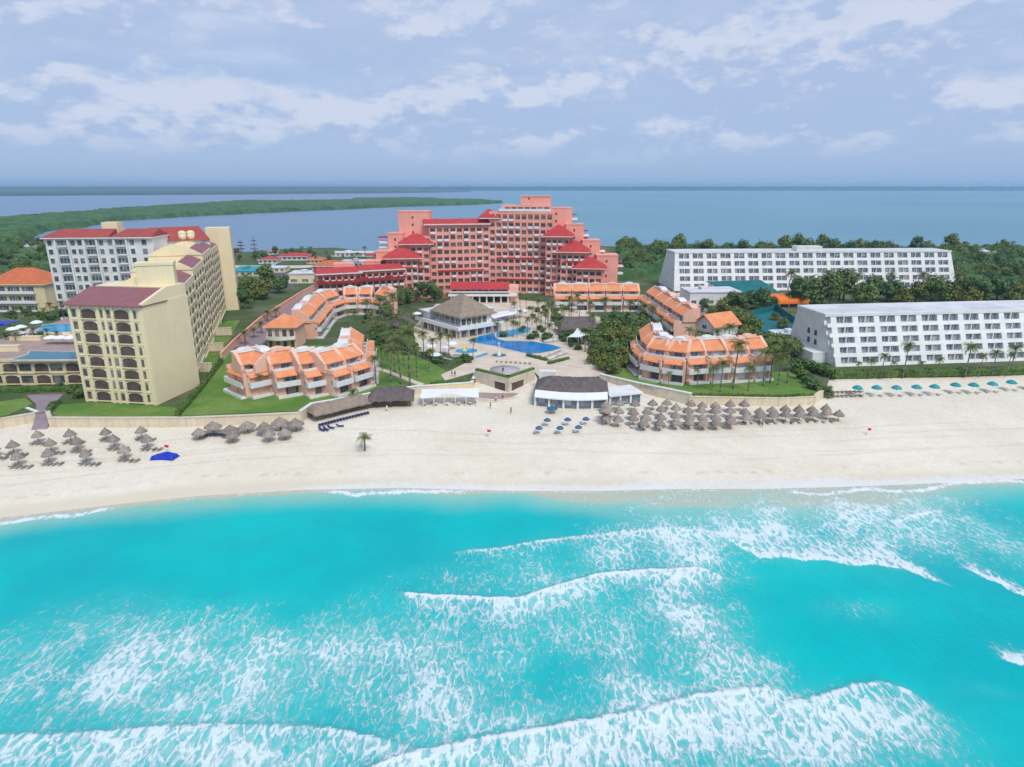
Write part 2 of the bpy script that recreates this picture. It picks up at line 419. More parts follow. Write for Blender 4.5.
# ---- beach
def beach_z(x, y):
    d = y - shore_y(x)
    z = np.where(d < 0, d * 0.09, 0.0) + 2.1 * sstep(d, -14, 40) - 2.1 * sstep(0, -14, 40) + 2.1 * sstep(0, -14, 40) * sstep(d, 0, 30)
    return np.where(d < 0, d * 0.07, 0.055 * np.minimum(d, 8) + 1.55 * sstep(d, 4, 36)) + 1.75 * sstep(d, 46, 72)
def make_beach():
    m = bpy.data.materials.new('beach_sand'); m.use_nodes = True
    nt = m.node_tree; b = nt.nodes['Principled BSDF']
    geo = N(nt, 'ShaderNodeNewGeometry'); P = geo.outputs['Position']
    wet = N(nt, 'ShaderNodeAttribute', attribute_name='wet').outputs['Fac']
    wrack = N(nt, 'ShaderNodeAttribute', attribute_name='wrack').outputs['Fac']
    track = N(nt, 'ShaderNodeAttribute', attribute_name='track').outputs['Fac']
    n1 = NOISE(nt, P, 0.05, 5); n2 = NOISE(nt, P, 1.6, 6, 0.7); n3 = NOISE(nt, P, 0.5, 5, 0.65)
    c = MIX(nt, RNG(nt, n1, 0.35, 0.65), (0.80, 0.735, 0.605), (0.745, 0.67, 0.535))
    f = RNG(nt, n2, 0.25, 0.75, 0.90, 1.07, False); c = MIX(nt, 1.0, c, XYZ(nt, f, f, f), 'MULTIPLY')
    trod = N(nt, 'ShaderNodeAttribute', attribute_name='trod').outputs['Fac']
    ft = RNG(nt, NOISE(nt, P, 2.6, 3, 0.6), 0.52, 0.64, 1.0, 0.80); ft = M_(nt, 'ADD', 1.0, M_(nt, 'MULTIPLY', M_(nt, 'SUBTRACT', ft, 1.0), trod)); c = MIX(nt, 1.0, c, XYZ(nt, ft, ft, ft), 'MULTIPLY')
    f3 = RNG(nt, n3, 0.3, 0.7, 0.94, 1.04, False); c = MIX(nt, 1.0, c, XYZ(nt, f3, f3, f3), 'MULTIPLY')
    c = MIX(nt, M_(nt, 'MULTIPLY', track, 0.32), c, (0.45, 0.39, 0.30))
    c = MIX(nt, M_(nt, 'MULTIPLY', wet, 0.70), c, (0.66, 0.57, 0.42))
    wk = M_(nt, 'MULTIPLY', wrack, RNG(nt, NOISE(nt, P, 0.35, 6, 0.75), 0.47, 0.62))
    c = MIX(nt, M_(nt, 'MULTIPLY', wk, 0.28), c, (0.26, 0.20, 0.12))
    wash = N(nt, 'ShaderNodeAttribute', attribute_name='wash').outputs['Fac']
    wn = RNG(nt, NOISE(nt, P, 0.9, 7, 0.7, 0.6), M_(nt, 'SUBTRACT', 0.68, M_(nt, 'MULTIPLY', wash, 0.62)), M_(nt, 'SUBTRACT', 1.02, M_(nt, 'MULTIPLY', wash, 0.62)))
    c = MIX(nt, M_(nt, 'MULTIPLY', wn, RNG(nt, wash, 0.02, 0.4, 0.0, 0.62)), c, (0.74, 0.78, 0.80))
    L(nt, c, b.inputs['Base Color'])
    L(nt, RNG(nt, wet, 0.3, 1.0, 0.95, 0.35), b.inputs['Roughness'])
    bp = N(nt, 'ShaderNodeBump'); bp.inputs['Distance'].default_value = 0.16; L(nt, M_(nt, 'MULTIPLY', n2, M_(nt, 'SUBTRACT', 1.0, wet)), bp.inputs['Height'])
    L(nt, bp.outputs[0], b.inputs['Normal'])
    def zf(x, y):
        d = y - shore_y(x)
        lx = d + 2.2 * (fbm(x, y * 0, 0.06, 3) - 0.5) * 2
        tr = np.zeros_like(x)
        for k, dd in enumerate((15, 16.6, 21, 22.4, 27.5)):
            w = d + 3.0 * (fbm(x, x * 0, 0.02, 20 + k) - .5) * 2
            tr = np.maximum(tr, np.exp(-((w - dd) / 0.35) ** 2) * sstep(fbm(x, y, 0.05, 40 + k), 0.35, 0.6))
        return beach_z(x, y) + 0.10 * sstep(d, 8, 14) * (fbm(x, y, 0.25, 9) - .5) * 2, dict(
            wash=(1 - sstep(d + 1.6 * (fbm(x, y, .3, 86) - .5), .2, 2.0 + 4.0 * sstep(x, -55, -15) * (1 - sstep(x, 60, 85)) + 4.0 * sstep(fbm(x, x * 0, 0.035, 84), .30, .62))) * (0.55 + .45 * fbm(x, x * 0, 0.11, 85)) * sstep(x, -75, -25),
            trod=sstep(d, 16, 26) * (.3 + .9 * fbm(x, y, .08, 88)),
            wet=1 - sstep(lx, 2.0, 8.0), wrack=np.exp(-((lx - 7.6) / 0.8) ** 2), track=tr)
    xs = np.concatenate([np.arange(-520, -140, 12), np.arange(-140, 190, 0.8), np.arange(190, 560, 12)])
    ys = np.concatenate([np.arange(-20, 92, 8), np.arange(92, 214, 0.6)])
    o = grid_mesh('beach', xs, ys, zf, m); tag(o, kind='structure')
make_beach()

# ---- sea
def make_sea():
    m = bpy.data.materials.new('sea_water'); m.use_nodes = True
    nt = m.node_tree; b = nt.nodes['Principled BSDF']
    geo = N(nt, 'ShaderNodeNewGeometry'); P = geo.outputs['Position']
    foam = N(nt, 'ShaderNodeAttribute', attribute_name='foam').outputs['Fac']
    deep = N(nt, 'ShaderNodeAttribute', attribute_name='deep').outputs['Fac']
    milk = N(nt, 'ShaderNodeAttribute', attribute_name='milk').outputs['Fac']
    # lacy foam: warped cells, drawn out along the run of the waves
    mp = N(nt, 'ShaderNodeMapping'); mp.inputs['Scale'].default_value = (1.0, 0.42, 1.0); mp.inputs['Rotation'].default_value = (0, 0, math.radians(10)); L(nt, P, mp.inputs[0])
    w = N(nt, 'ShaderNodeTexNoise'); w.inputs['Scale'].default_value = 0.75; w.inputs['Detail'].default_value = 5; L(nt, mp.outputs[0], w.inputs['Vector'])
    wv = N(nt, 'ShaderNodeVectorMath', operation='MULTIPLY_ADD'); L(nt, w.outputs['Color'], wv.inputs[0]); wv.inputs[1].default_value = (2.0, 2.0, 0); L(nt, mp.outputs[0], wv.inputs[2])
    def edge(scale):
        v = N(nt, 'ShaderNodeTexVoronoi', feature='DISTANCE_TO_EDGE'); v.inputs['Scale'].default_value = scale; L(nt, wv.outputs[0], v.inputs['Vector'])
        return v.outputs['Distance']
    e1 = RNG(nt, edge(0.95), 0.0, 0.34, 1.0, 0.0, False); e2 = RNG(nt, edge(2.4), 0.0, 0.42, 1.0, 0.0, False)
    n1 = NOISE(nt, wv.outputs[0], 1.9, 8, 0.72); n2 = NOISE(nt, P, 0.16, 4, 0.55); n4 = NOISE(nt, mp.outputs[0], 4.5, 6, 0.75)
    tex = M_(nt, 'ADD', M_(nt, 'MULTIPLY', e1, 0.30), M_(nt, 'MULTIPLY', e2, 0.17))
    tex = M_(nt, 'ADD', tex, M_(nt, 'MULTIPLY', RNG(nt, n1, 0.25, 0.75, 0, 1, False), 0.30))
    tex = M_(nt, 'ADD', tex, M_(nt, 'MULTIPLY', RNG(nt, n4, 0.25, 0.75, 0, 1, False), 0.14))
    tex = M_(nt, 'ADD', tex, M_(nt, 'MULTIPLY', RNG(nt, n2, 0.3, 0.7, 0, 1, False), 0.16))
    th = M_(nt, 'SUBTRACT', 0.85, M_(nt, 'MULTIPLY', foam, 0.56))
    fm = RNG(nt, tex, M_(nt, 'SUBTRACT', th, 0.08), M_(nt, 'ADD', th, 0.19))
    fm = M_(nt, 'MULTIPLY', fm, RNG(nt, foam, 0.02, 0.14))
    fm = M_(nt, 'MULTIPLY', fm, RNG(nt, n4, 0.2, 0.6, 0.62, 1.0, False))
    fm = M_(nt, 'MULTIPLY', fm, RNG(nt, foam, 0.25, 0.9, 0.70, 1.0, False))
    soft = M_(nt, 'MULTIPLY', RNG(nt, M_(nt, 'ADD', n1, M_(nt, 'MULTIPLY', foam, 0.35)), 0.54, 1.0, 0.0, 0.54), RNG(nt, foam, 0.10, 0.5))
    fm = M_(nt, 'MAXIMUM', fm, soft)
    nb = NOISE(nt, P, 0.035, 5, 0.6)
    c = MIX(nt, RNG(nt, nb, 0.36, 0.66), (0.0, 0.385, 0.415), (0.0, 0.470, 0.465))
    c = MIX(nt, RNG(nt, deep, 0.0, 1.0, 1.0, 0.0, False), c, (0.30, 0.53, 0.44))
    c = MIX(nt, RNG(nt, deep, 0.0, 0.16, 1.0, 0.0), c, (0.52, 0.47, 0.34))
    c = MIX(nt, M_(nt, 'MULTIPLY', milk, RNG(nt, n2, 0.25, 0.7, 0.45, 1.0)), c, (0.13, 0.575, 0.545))
    c = MIX(nt, fm, c, (0.80, 0.83, 0.86))
    L(nt, c, b.inputs['Base Color'])
    L(nt, RNG(nt, fm, 0.0, 0.6, 0.22, 0.9), b.inputs['Roughness'])
    b.inputs['Specular IOR Level'].default_value = 0.06
    hb = M_(nt, 'ADD', M_(nt, 'MULTIPLY', NOISE(nt, P, 0.55, 5, 0.6), 0.24), M_(nt, 'MULTIPLY', fm, 0.16))
    hb = M_(nt, 'ADD', hb, M_(nt, 'MULTIPLY', NOISE(nt, mp.outputs[0], 2.2, 3, 0.6), 0.05))
    bp = N(nt, 'ShaderNodeBump'); bp.inputs['Distance'].default_value = 1.0; bp.inputs['Strength'].default_value = 0.75; L(nt, hb, bp.inputs['Height'])
    L(nt, bp.outputs[0], b.inputs['Normal'])

    def line(pts):
        w_ = [G(a, b_, 0) for a, b_ in pts]
        return np.array([p[0] for p in w_]), np.array([p[1] for p in w_])
    crests = [  # points, trail length to seaward, sharp-edge length to shoreward, strength, height
        ([(330, 790), (390, 764), (440, 752), (480, 742), (560, 728), (640, 715), (700, 697), (770, 690), (790, 696)], 9.0, 0.5, 1.0, 0.5),
        ([(770, 712), (828, 697), (850, 688), (880, 684), (910, 692), (960, 730), (990, 767)], 7.0, 0.4, 0.80, 0.35),
        ([(-140, 746), (0, 739), (60, 738), (120, 733), (220, 728), (300, 729), (350, 735), (400, 748), (450, 764)], 4.0, 0.35, 0.72, 0.4),
        ([(396, 592), (410, 596), (460, 599), (520, 601), (560, 586), (600, 576), (650, 572), (700, 570), (730, 580)], 3.6, 0.5, 1.0, 0.45),
        ([(450, 553), (500, 549), (540, 542), (590, 536), (640, 530), (700, 528), (720, 540)], 2.6, 0.8, 0.60, 0.15),
        ([(890, 524), (915, 515), (945, 510)], 1.0, 1.2, 0.9, 0.1),
    ]
    back = [  # dense to shoreward, sharp on the seaward side
        ([(728, 541), (760, 556), (800, 558), (850, 563), (900, 567), (940, 582), (958, 590)], 4.6, 0.5, 0.80),
        ([(960, 566), (990, 580), (1024, 597), (1080, 622)], 5.0, 0.4, 0.82),
        ([(1000, 661), (1024, 668), (1060, 672)], 3.5, 0.4, 1.0),
    ]
    blobs = [(40, 690, 140, 55, .52), (150, 645, 110, 40, .52), (250, 660, 120, 45, .44), (300, 705, 150, 36, .46), (370, 645, 70, 50, .38), (80, 620, 60, 25, .3),
             (100, 758, 220, 26, .62), (300, 760, 150, 18, .52), (430, 635, 40, 50, .34), (560, 612, 60, 32, .60), (520, 572, 100, 22, .38), (640, 550, 80, 22, .40),
             (685, 610, 50, 55, .55), (715, 655, 50, 40, .45), (610, 650, 45, 60, .42), (500, 640, 50, 40, .42), (450, 700, 60, 40, .38), (640, 700, 50, 30, .42), (560, 720, 90, 16, .3),
             (800, 512, 130, 26, .46), (880, 535, 80, 26, .56), (900, 498, 130, 16, .36), (690, 555, 45, 30, .55), (760, 535, 50, 20, .5), (640, 532, 60, 14, .45), (620, 500, 110, 9, .25), (940, 530, 60, 20, .4), (1000, 545, 50, 24, .4), (720, 730, 170, 40, .62), (860, 735, 90, 40, .55),
             (620, 752, 150, 22, .50), (540, 760, 70, 20, .42), (860, 610, 45, 12, .18), (770, 670, 20, 10, .3), (980, 690, 30, 12, .14)]
    def zf(x, y):
        xs_ = x + 1.0 * (fbm(x, y, 0.35, 61) - .5) * 2
        ys_ = y + 1.1 * (fbm(x, y, 0.30, 62) - .5) * 2
        D = np.zeros_like(x); zz = np.zeros_like(x)
        for pts, Ls, Lf, st, hh in crests:
            lx, ly = line(pts); s = np.interp(xs_, lx, ly) - ys_
            s2 = np.interp(x, lx, ly) - (y + 0.35 * (fbm(x, y, 0.8, 63) - .5) * 2)
            ends = sstep(x, lx[0] - 1, lx[0] + 2.5) * (1 - sstep(x, lx[-1] - 3.5, lx[-1] + 1))
            tr = np.where(s2 > 0, 0.47 * np.exp(-(np.maximum(s, 0) / Ls) ** 1.6) + 0.48 * np.exp(-(np.maximum(s2, 0) / 0.6) ** 2), np.exp(-(s2 / Lf) ** 2 * 2))
            D = np.maximum(D, st * ends * tr)
            zz += hh * ends * np.where(s2 > 0, np.exp(-(s2 / 2.2) ** 2), np.exp(-(s2 / 0.8) ** 2))
        for pts, Lb, Lf, st in back:
            lx, ly = line(pts); s = ys_ - np.interp(xs_, lx, ly)
            ends = sstep(x, lx[0] - 1, lx[0] + 2.5) * (1 - sstep(x, lx[-1] - 2.5, lx[-1] + 1))
            D = np.maximum(D, st * ends * np.where(s > 0, np.exp(-(s / Lb) ** 2), np.exp(-(s / Lf) ** 2 * 2)))
        Bs = np.zeros_like(x)
        for px, py, rx, ry, st in blobs:
            c = G(px, py, 0); a = (G(px + rx, py, 0)[0] - c[0]); bb = (G(px, py - ry, 0)[1] - G(px, py + ry, 0)[1]) / 2
            q = ((xs_ - c[0]) / a) ** 2 + ((ys_ - c[1]) / bb) ** 2
            Bs = 1 - (1 - Bs) * (1 - st * np.exp(-q * 1.0))
        Bs *= 0.42 + 1.0 * fbm(x, y, 0.13, 70)
        cap = np.where(D > .62, D, np.minimum(1 - (1 - D) * (1 - np.clip(Bs, 0, .85) * .9), .66)); D = np.maximum(D, cap)
        d = y - shore_y(x)
        # wash along the sand, broken into lobes
        ln = d + 1.6 + 2.2 * (fbm(x, x * 0, 0.10, 80) - .5) * 2
        sw = np.exp(-(ln / 1.1) ** 2) * sstep(fbm(x, x * 0, 0.045, 82), 0.32, 0.55) * 0.85
        sw = np.maximum(sw, 0.45 * np.exp(-((d + 0.4) / 0.5) ** 2))
        D = np.maximum(D, sw)
        zz += 0.22 * (fbm(x, y, 0.13, 90) - .5) * sstep(-d, 3, 15)
        dd = -d + 2.0 * (fbm(x, y, 0.09, 91) - .5) * 2 - 6.5 * sstep(x, 0, 35) * (1 - sstep(x, 72, 92)) * (.5 + fbm(x, y, .05, 92))
        return zz, dict(foam=np.clip(D, 0, 1), deep=sstep(dd, -0.5, 11.0), milk=np.clip(Bs * 1.25 + .3 * np.clip(D, 0, .6), 0, 1) * (.45 + .8 * fbm(x, y, .09, 77)))
    xs = np.concatenate([[-40000, -9000, -2500, -1000], np.arange(-500, -116, 16), np.arange(-116, 130, 0.32), np.arange(130, 520, 16), [1000, 2500, 9000, 40000]])
    ys = np.concatenate([[-40000, -9000, -2500, -900, -400, -200, -100], np.arange(-40, 44, 5), np.arange(44, 124, 0.30), [126, 130]])
    o = grid_mesh('sea', xs, ys, zf, m); tag(o, kind='structure')
make_sea()

# ---- lagoon
def make_lagoon():
    m = bpy.data.materials.new('lagoon_water'); m.use_nodes = True
    nt = m.node_tree; b = nt.nodes['Principled BSDF']
    geo = N(nt, 'ShaderNodeNewGeometry'); P = geo.outputs['Position']
    sp = N(nt, 'ShaderNodeSeparateXYZ'); L(nt, P, sp.inputs[0])
    n1 = NOISE(nt, P, 0.0016, 6, 0.6)
    c = MIX(nt, RNG(nt, n1, 0.35, 0.65), (0.085, 0.235, 0.325), (0.115, 0.285, 0.365))
    lx = RNG(nt, M_(nt, 'SUBTRACT', sp.outputs[0], M_(nt, 'MULTIPLY', sp.outputs[1], -0.02)), -500, 200)
    c = MIX(nt, lx, (0.135, 0.22, 0.345), c)
    L(nt, c, b.inputs['Base Color']); b.inputs['Roughness'].default_value = 0.35; b.inputs['Specular IOR Level'].default_value = 0.16
    bp = N(nt, 'ShaderNodeBump'); bp.inputs['Distance'].default_value = 0.4; bp.inputs['Strength'].default_value = 0.6
    L(nt, NOISE(nt, P, 0.25, 4, 0.6), bp.inputs['Height']); L(nt, bp.outputs[0], b.inputs['Normal'])
    g = MB(); g.quad((-45000, 260, 0.2), (45000, 260, 0.2), (45000, 45000, 0.2), (-45000, 45000, 0.2))
    g.build('lagoon', m, kind='structure')
make_lagoon()

# ---- the built-up strip of land
EDGE = [(-1500, 520), (-500, 452), (-200, 436), (0, 420), (46, 412), (48, 418), (176, 419), (300, 413.5), (312, 406), (345, 400.5), (385, 393), (420, 388), (472, 384), (476, 372.5), (508, 380), (534, 371.5),
        (540, 380), (600, 377), (638, 386), (690, 397), (780, 398.5), (814, 397), (824, 390), (830, 376), (1024, 371), (1400, 360), (2400, 340)]
_e = PG(EDGE, Z)
LSH = [(1500, 560), (900, 575), (420, 560), (260, 575), (150, 600), (90, 615), (30, 560), (-60, 540), (-120, 560), (-160, 600), (-200, 590), (-240, 540), (-300, 520), (-420, 600), (-700, 640), (-1500, 700)]
g = MB(); g.prism([(-1500, _e[0][1])] + _e + [(1500, _e[-1][1])] + LSH, -1.0, Z)
g.build('land', MT['land'], kind='structure')

def sheet(name, pts, m, z, dz=0.0, kind='structure', raw=False):
    g = MB(); P_ = pts if raw else PG(pts, z)
    g.prism(P_, z - 0.4, z + dz)
    return g.build(name, m, kind=kind)

def inside(P, X, Y):
    r = np.zeros(len(X), bool); n = len(P)
    for i in range(n):
        x0, y0 = P[i]; x1, y1 = P[(i + 1) % n]
        if y0 == y1: continue
        c = ((y0 > Y) != (y1 > Y)) & (X < (x1 - x0) * (Y - y0) / (y1 - y0) + x0)
        r ^= c
    return r
def canopy(name, P, cell, h, z0, seed, m=None, kind='stuff', rough=0.5):
    """a mass of treetops: every cell a bump of its own height"""
    P = list(P); xs = np.arange(min(p[0] for p in P) - cell, max(p[0] for p in P) + cell, cell)
    ys = np.arange(min(p[1] for p in P) - cell, max(p[1] for p in P) + cell, cell)
    X, Y = np.meshgrid(xs, ys); sh = X.shape; rs = np.random.RandomState(seed)
    Xw = X + 2.2 * cell * (fbm(X, Y, 1 / (cell * 9), seed + 50) - .5) * 2; Yw = Y + 2.2 * cell * (fbm(X, Y, 1 / (cell * 9), seed + 60) - .5) * 2
    I = inside(P, Xw.ravel(), Yw.ravel()).reshape(sh)
    hh = h * (1 - rough + rough * (0.7 * fbm(X, Y, 1 / (cell * 3.2), seed, 3) + 0.3 * rs.rand(*sh)) * 1.6)
    Zv = np.where(I, z0 + hh, z0 - 0.6)
    X = X + cell * 0.4 * (rs.rand(*sh) - .5); Y = Y + cell * 0.4 * (rs.rand(*sh) - .5)
    any_ = I[:-1, :-1] | I[1:, :-1] | I[:-1, 1:] | I[1:, 1:]
    idx = np.arange(X.size).reshape(sh)
    f = np.stack([idx[:-1, :-1], idx[:-1, 1:], idx[1:, 1:], idx[1:, :-1]], -1)[any_]
    used = np.unique(f); mp_ = np.full(X.size, -1); mp_[used] = np.arange(len(used))
    me = bpy.data.meshes.new(name)
    me.from_pydata(np.stack([X.ravel(), Y.ravel(), Zv.ravel()], -1)[used].tolist(), [], mp_[f].tolist())
    me.materials.append(m or MT['canopy']); me.update()
    o = bpy.data.objects.new(name, me); col.objects.link(o); tag(o, kind=kind)
    return o
ISL = PG([(-420, 300), (-180, 262), (-40, 243), (0, 246), (18, 241), (44, 231), (78, 228), (118, 221), (200, 216), (262, 213), (330, 210), (400, 206.8), (470, 205), (502, 203.2),
          (480, 201), (400, 200), (320, 202), (240, 202.5), (190, 206), (120, 211), (60, 217), (0, 221), (-200, 226), (-600, 232)], 0.3)
MT['far_leaf'] = mat('hazed_far_leaf', (0.016, 0.046, 0.036), (0.030, 0.068, 0.046), 0.004, 0.9)  # distance haze put into the leaf colour: darker and bluer than the near canopy
o = canopy('mangrove_island', ISL, 6.0, 9.0, 0.3, 5)
tag(o, 'long green mangrove island lying across the lagoon', 'mangrove')
ISL2 = PG([(355, 199.0), (400, 198.6), (440, 199.2), (420, 200.2), (370, 200.4)], 0.3)
tag(canopy('mangrove_islet', ISL2, 12.0, 8.0, 0.3, 6), 'thin low mangrove islet behind the tip of the long island', 'mangrove')
ISL3 = PG([(-700, 200), (0, 196.0), (120, 195.2), (250, 194.4), (380, 193.2), (470, 192.0), (300, 191.4), (0, 191.6), (-700, 193)], 0.3)
tag(canopy('mangrove_shore', ISL3, 45.0, 9.0, 0.3, 7, MT['far_leaf']), 'low far mangrove shore on the left beyond the long island', 'mangrove')

def make_mainland():
    g = MB(); g.prism([(-44000, 9800), (-9000, 8800), (-2000, 9400), (2000, 9900), (9000, 9400), (44000, 9800), (44000, 44000), (-44000, 44000)], -1, 6.0)
    g.build('mainland', MT['mud'], kind='structure')
    P = [(-9500, 8600), (-4000, 8900), (0, 9700), (3000, 9900), (9500, 9300), (9500, 12600), (-9500, 12600)]
    tag(canopy('far_woods', P, 70.0, 52.0, 2.0, 8, MT['far_leaf'], rough=0.4), 'dark wooded mainland shore along the horizon', 'woods')
make_mainland()

# ---- air
def make_haze():
    m = bpy.data.materials.new('haze'); m.use_nodes = True
    nt = m.node_tree; nt.nodes.clear()
    out = N(nt, 'ShaderNodeOutputMaterial'); v = N(nt, 'ShaderNodeVolumePrincipled')
    v.inputs['Color'].default_value = (0.52, 0.74, 0.95, 1); v.inputs['Density'].default_value = HAZE; v.inputs['Anisotropy'].default_value = 0.2
    L(nt, v.outputs[0], out.inputs['Volume'])
    g = MB(); g.box(-44500, 44500, -44500, 44500, -60.0, 130)
    o = g.build('haze', m, kind='stuff'); tag(o, 'thin blue haze over the lagoon', 'haze')
HAZE = 0.00009
make_haze()

# ================================================================== BUILDING HELPERS
_wm = {}
def win_mesh(kind, w, h):
    """a window: frame set proud of the wall, glass set back; x across, z up, outside is -y"""
    k = (kind, round(w, 2), round(h, 2))
    if k in _wm: return _wm[k]
    g = MB()
    if kind == 'arch':                               # arched loggia as a flat face, its inner shade put into the colour; rail
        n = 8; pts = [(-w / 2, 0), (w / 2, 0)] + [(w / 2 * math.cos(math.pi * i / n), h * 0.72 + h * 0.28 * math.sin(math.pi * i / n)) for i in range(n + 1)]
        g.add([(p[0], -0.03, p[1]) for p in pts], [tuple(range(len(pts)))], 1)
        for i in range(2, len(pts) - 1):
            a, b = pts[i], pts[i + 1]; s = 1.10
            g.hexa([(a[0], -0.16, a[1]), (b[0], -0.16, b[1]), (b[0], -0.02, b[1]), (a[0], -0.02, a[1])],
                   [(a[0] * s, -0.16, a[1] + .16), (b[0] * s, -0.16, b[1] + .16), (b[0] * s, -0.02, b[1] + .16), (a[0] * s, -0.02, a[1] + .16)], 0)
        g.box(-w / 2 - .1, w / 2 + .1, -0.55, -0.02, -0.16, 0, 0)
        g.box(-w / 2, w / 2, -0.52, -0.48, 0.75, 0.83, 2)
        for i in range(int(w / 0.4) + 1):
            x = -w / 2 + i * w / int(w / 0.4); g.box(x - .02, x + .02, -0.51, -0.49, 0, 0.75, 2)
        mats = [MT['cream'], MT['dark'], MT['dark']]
    else:
        g.quad((-w / 2, -0.02, 0), (w / 2, -0.02, 0), (w / 2, -0.02, h), (-w / 2, -0.02, h), mi=1)
        f = 0.07
        g.box(-w / 2 - f, w / 2 + f, -0.10, -0.015, -f, 0, 0); g.box(-w / 2 - f, w / 2 + f, -0.10, -0.015, h, h + f, 0)
        g.box(-w / 2 - f, -w / 2, -0.10, -0.015, 0, h, 0); g.box(w / 2, w / 2 + f, -0.10, -0.015, 0, h, 0)
        nm = max(1, int(round(w / 1.3)))
        for i in range(1, nm): x = -w / 2 + i * w / nm; g.box(x - .035, x + .035, -0.08, -0.017, 0, h, 0)
        fr = {'red': MT['wood'], 'blue': MT['rail'], 'plain': MT['rail'], 'dark': MT['bark']}[kind]
        mats = [fr, MT['glass_blue'] if kind in ('blue',) else MT['glass']]
    _wm[k] = (g, mats, g.mesh('window', mats)); return _wm[k]
class Wins:
    """windows of one building: the hundred that show largest are parts, the rest one part marked stuff"""
    def __init__(s): s.l = []
    def add(s, fr, t0, st, t, z, kind, w, h):
        M = fr; p = M @ Vector((st, t, z)); rz = math.atan2(M[1][0], M[0][0])
        s.l.append((p, rz, kind, w, h))
    def build(s, parent, cap=100, name='window'):
        s.l.sort(key=lambda q: (q[0] - Vector((0, 0, CAMH))).length - 0.02 * q[3])
        off = world_loc(parent)
        for p, rz, k, w, h in s.l[:cap]: obj(name, win_mesh(k, w, h)[2], parent, p - off, rz)
        rest = s.l[cap:]
        by = {}
        for p, rz, k, w, h in rest:
            g, mats, _ = win_mesh(k, w, h)
            key = tuple(m.name for m in mats); G_ = by.setdefault(key, (MB(), mats))[0]
            R = Matrix.Translation(p) @ Matrix.Rotation(rz, 4, 'Z')
            b = len(G_.v); G_.v += [R @ v for v in g.v]; G_.f += [[i + b for i in f] for f in g.f]; G_.m += g.m; G_.sm += g.sm
        for key, (G_, mats) in by.items(): G_.build(name, mats, parent, kind='stuff')

def hip(g, x0, x1, y0, y1, z, h, over=0.8, mi=0, ridge=None):
    """hip roof over a rectangle, with a fascia"""
    x0 -= over; x1 += over; y0 -= over; y1 += over
    g.box(x0, x1, y0, y1, z - 0.35, z, mi + 1)
    w = min(x1 - x0, y1 - y0) / 2
    if ridge is None: ridge = w
    if x1 - x0 >= y1 - y0:
        a, b = (x0 + ridge, (y0 + y1) / 2, z + h), (x1 - ridge, (y0 + y1) / 2, z + h)
        P = [(x0, y0, z + .01), (x1, y0, z + .01), (x1, y1, z + .01), (x0, y1, z + .01), a, b]
        g.add(P, [(0, 1, 5, 4), (1, 2, 5), (2, 3, 4, 5), (3, 0, 4)], mi)
    else:
        a, b = ((x0 + x1) / 2, y0 + ridge, z + h), ((x0 + x1) / 2, y1 - ridge, z + h)
        P = [(x0, y0, z + .01), (x1, y0, z + .01), (x1, y1, z + .01), (x0, y1, z + .01), a, b]
        g.add(P, [(0, 1, 4), (1, 2, 5, 4), (2, 3, 5), (3, 0, 4, 5)], mi)

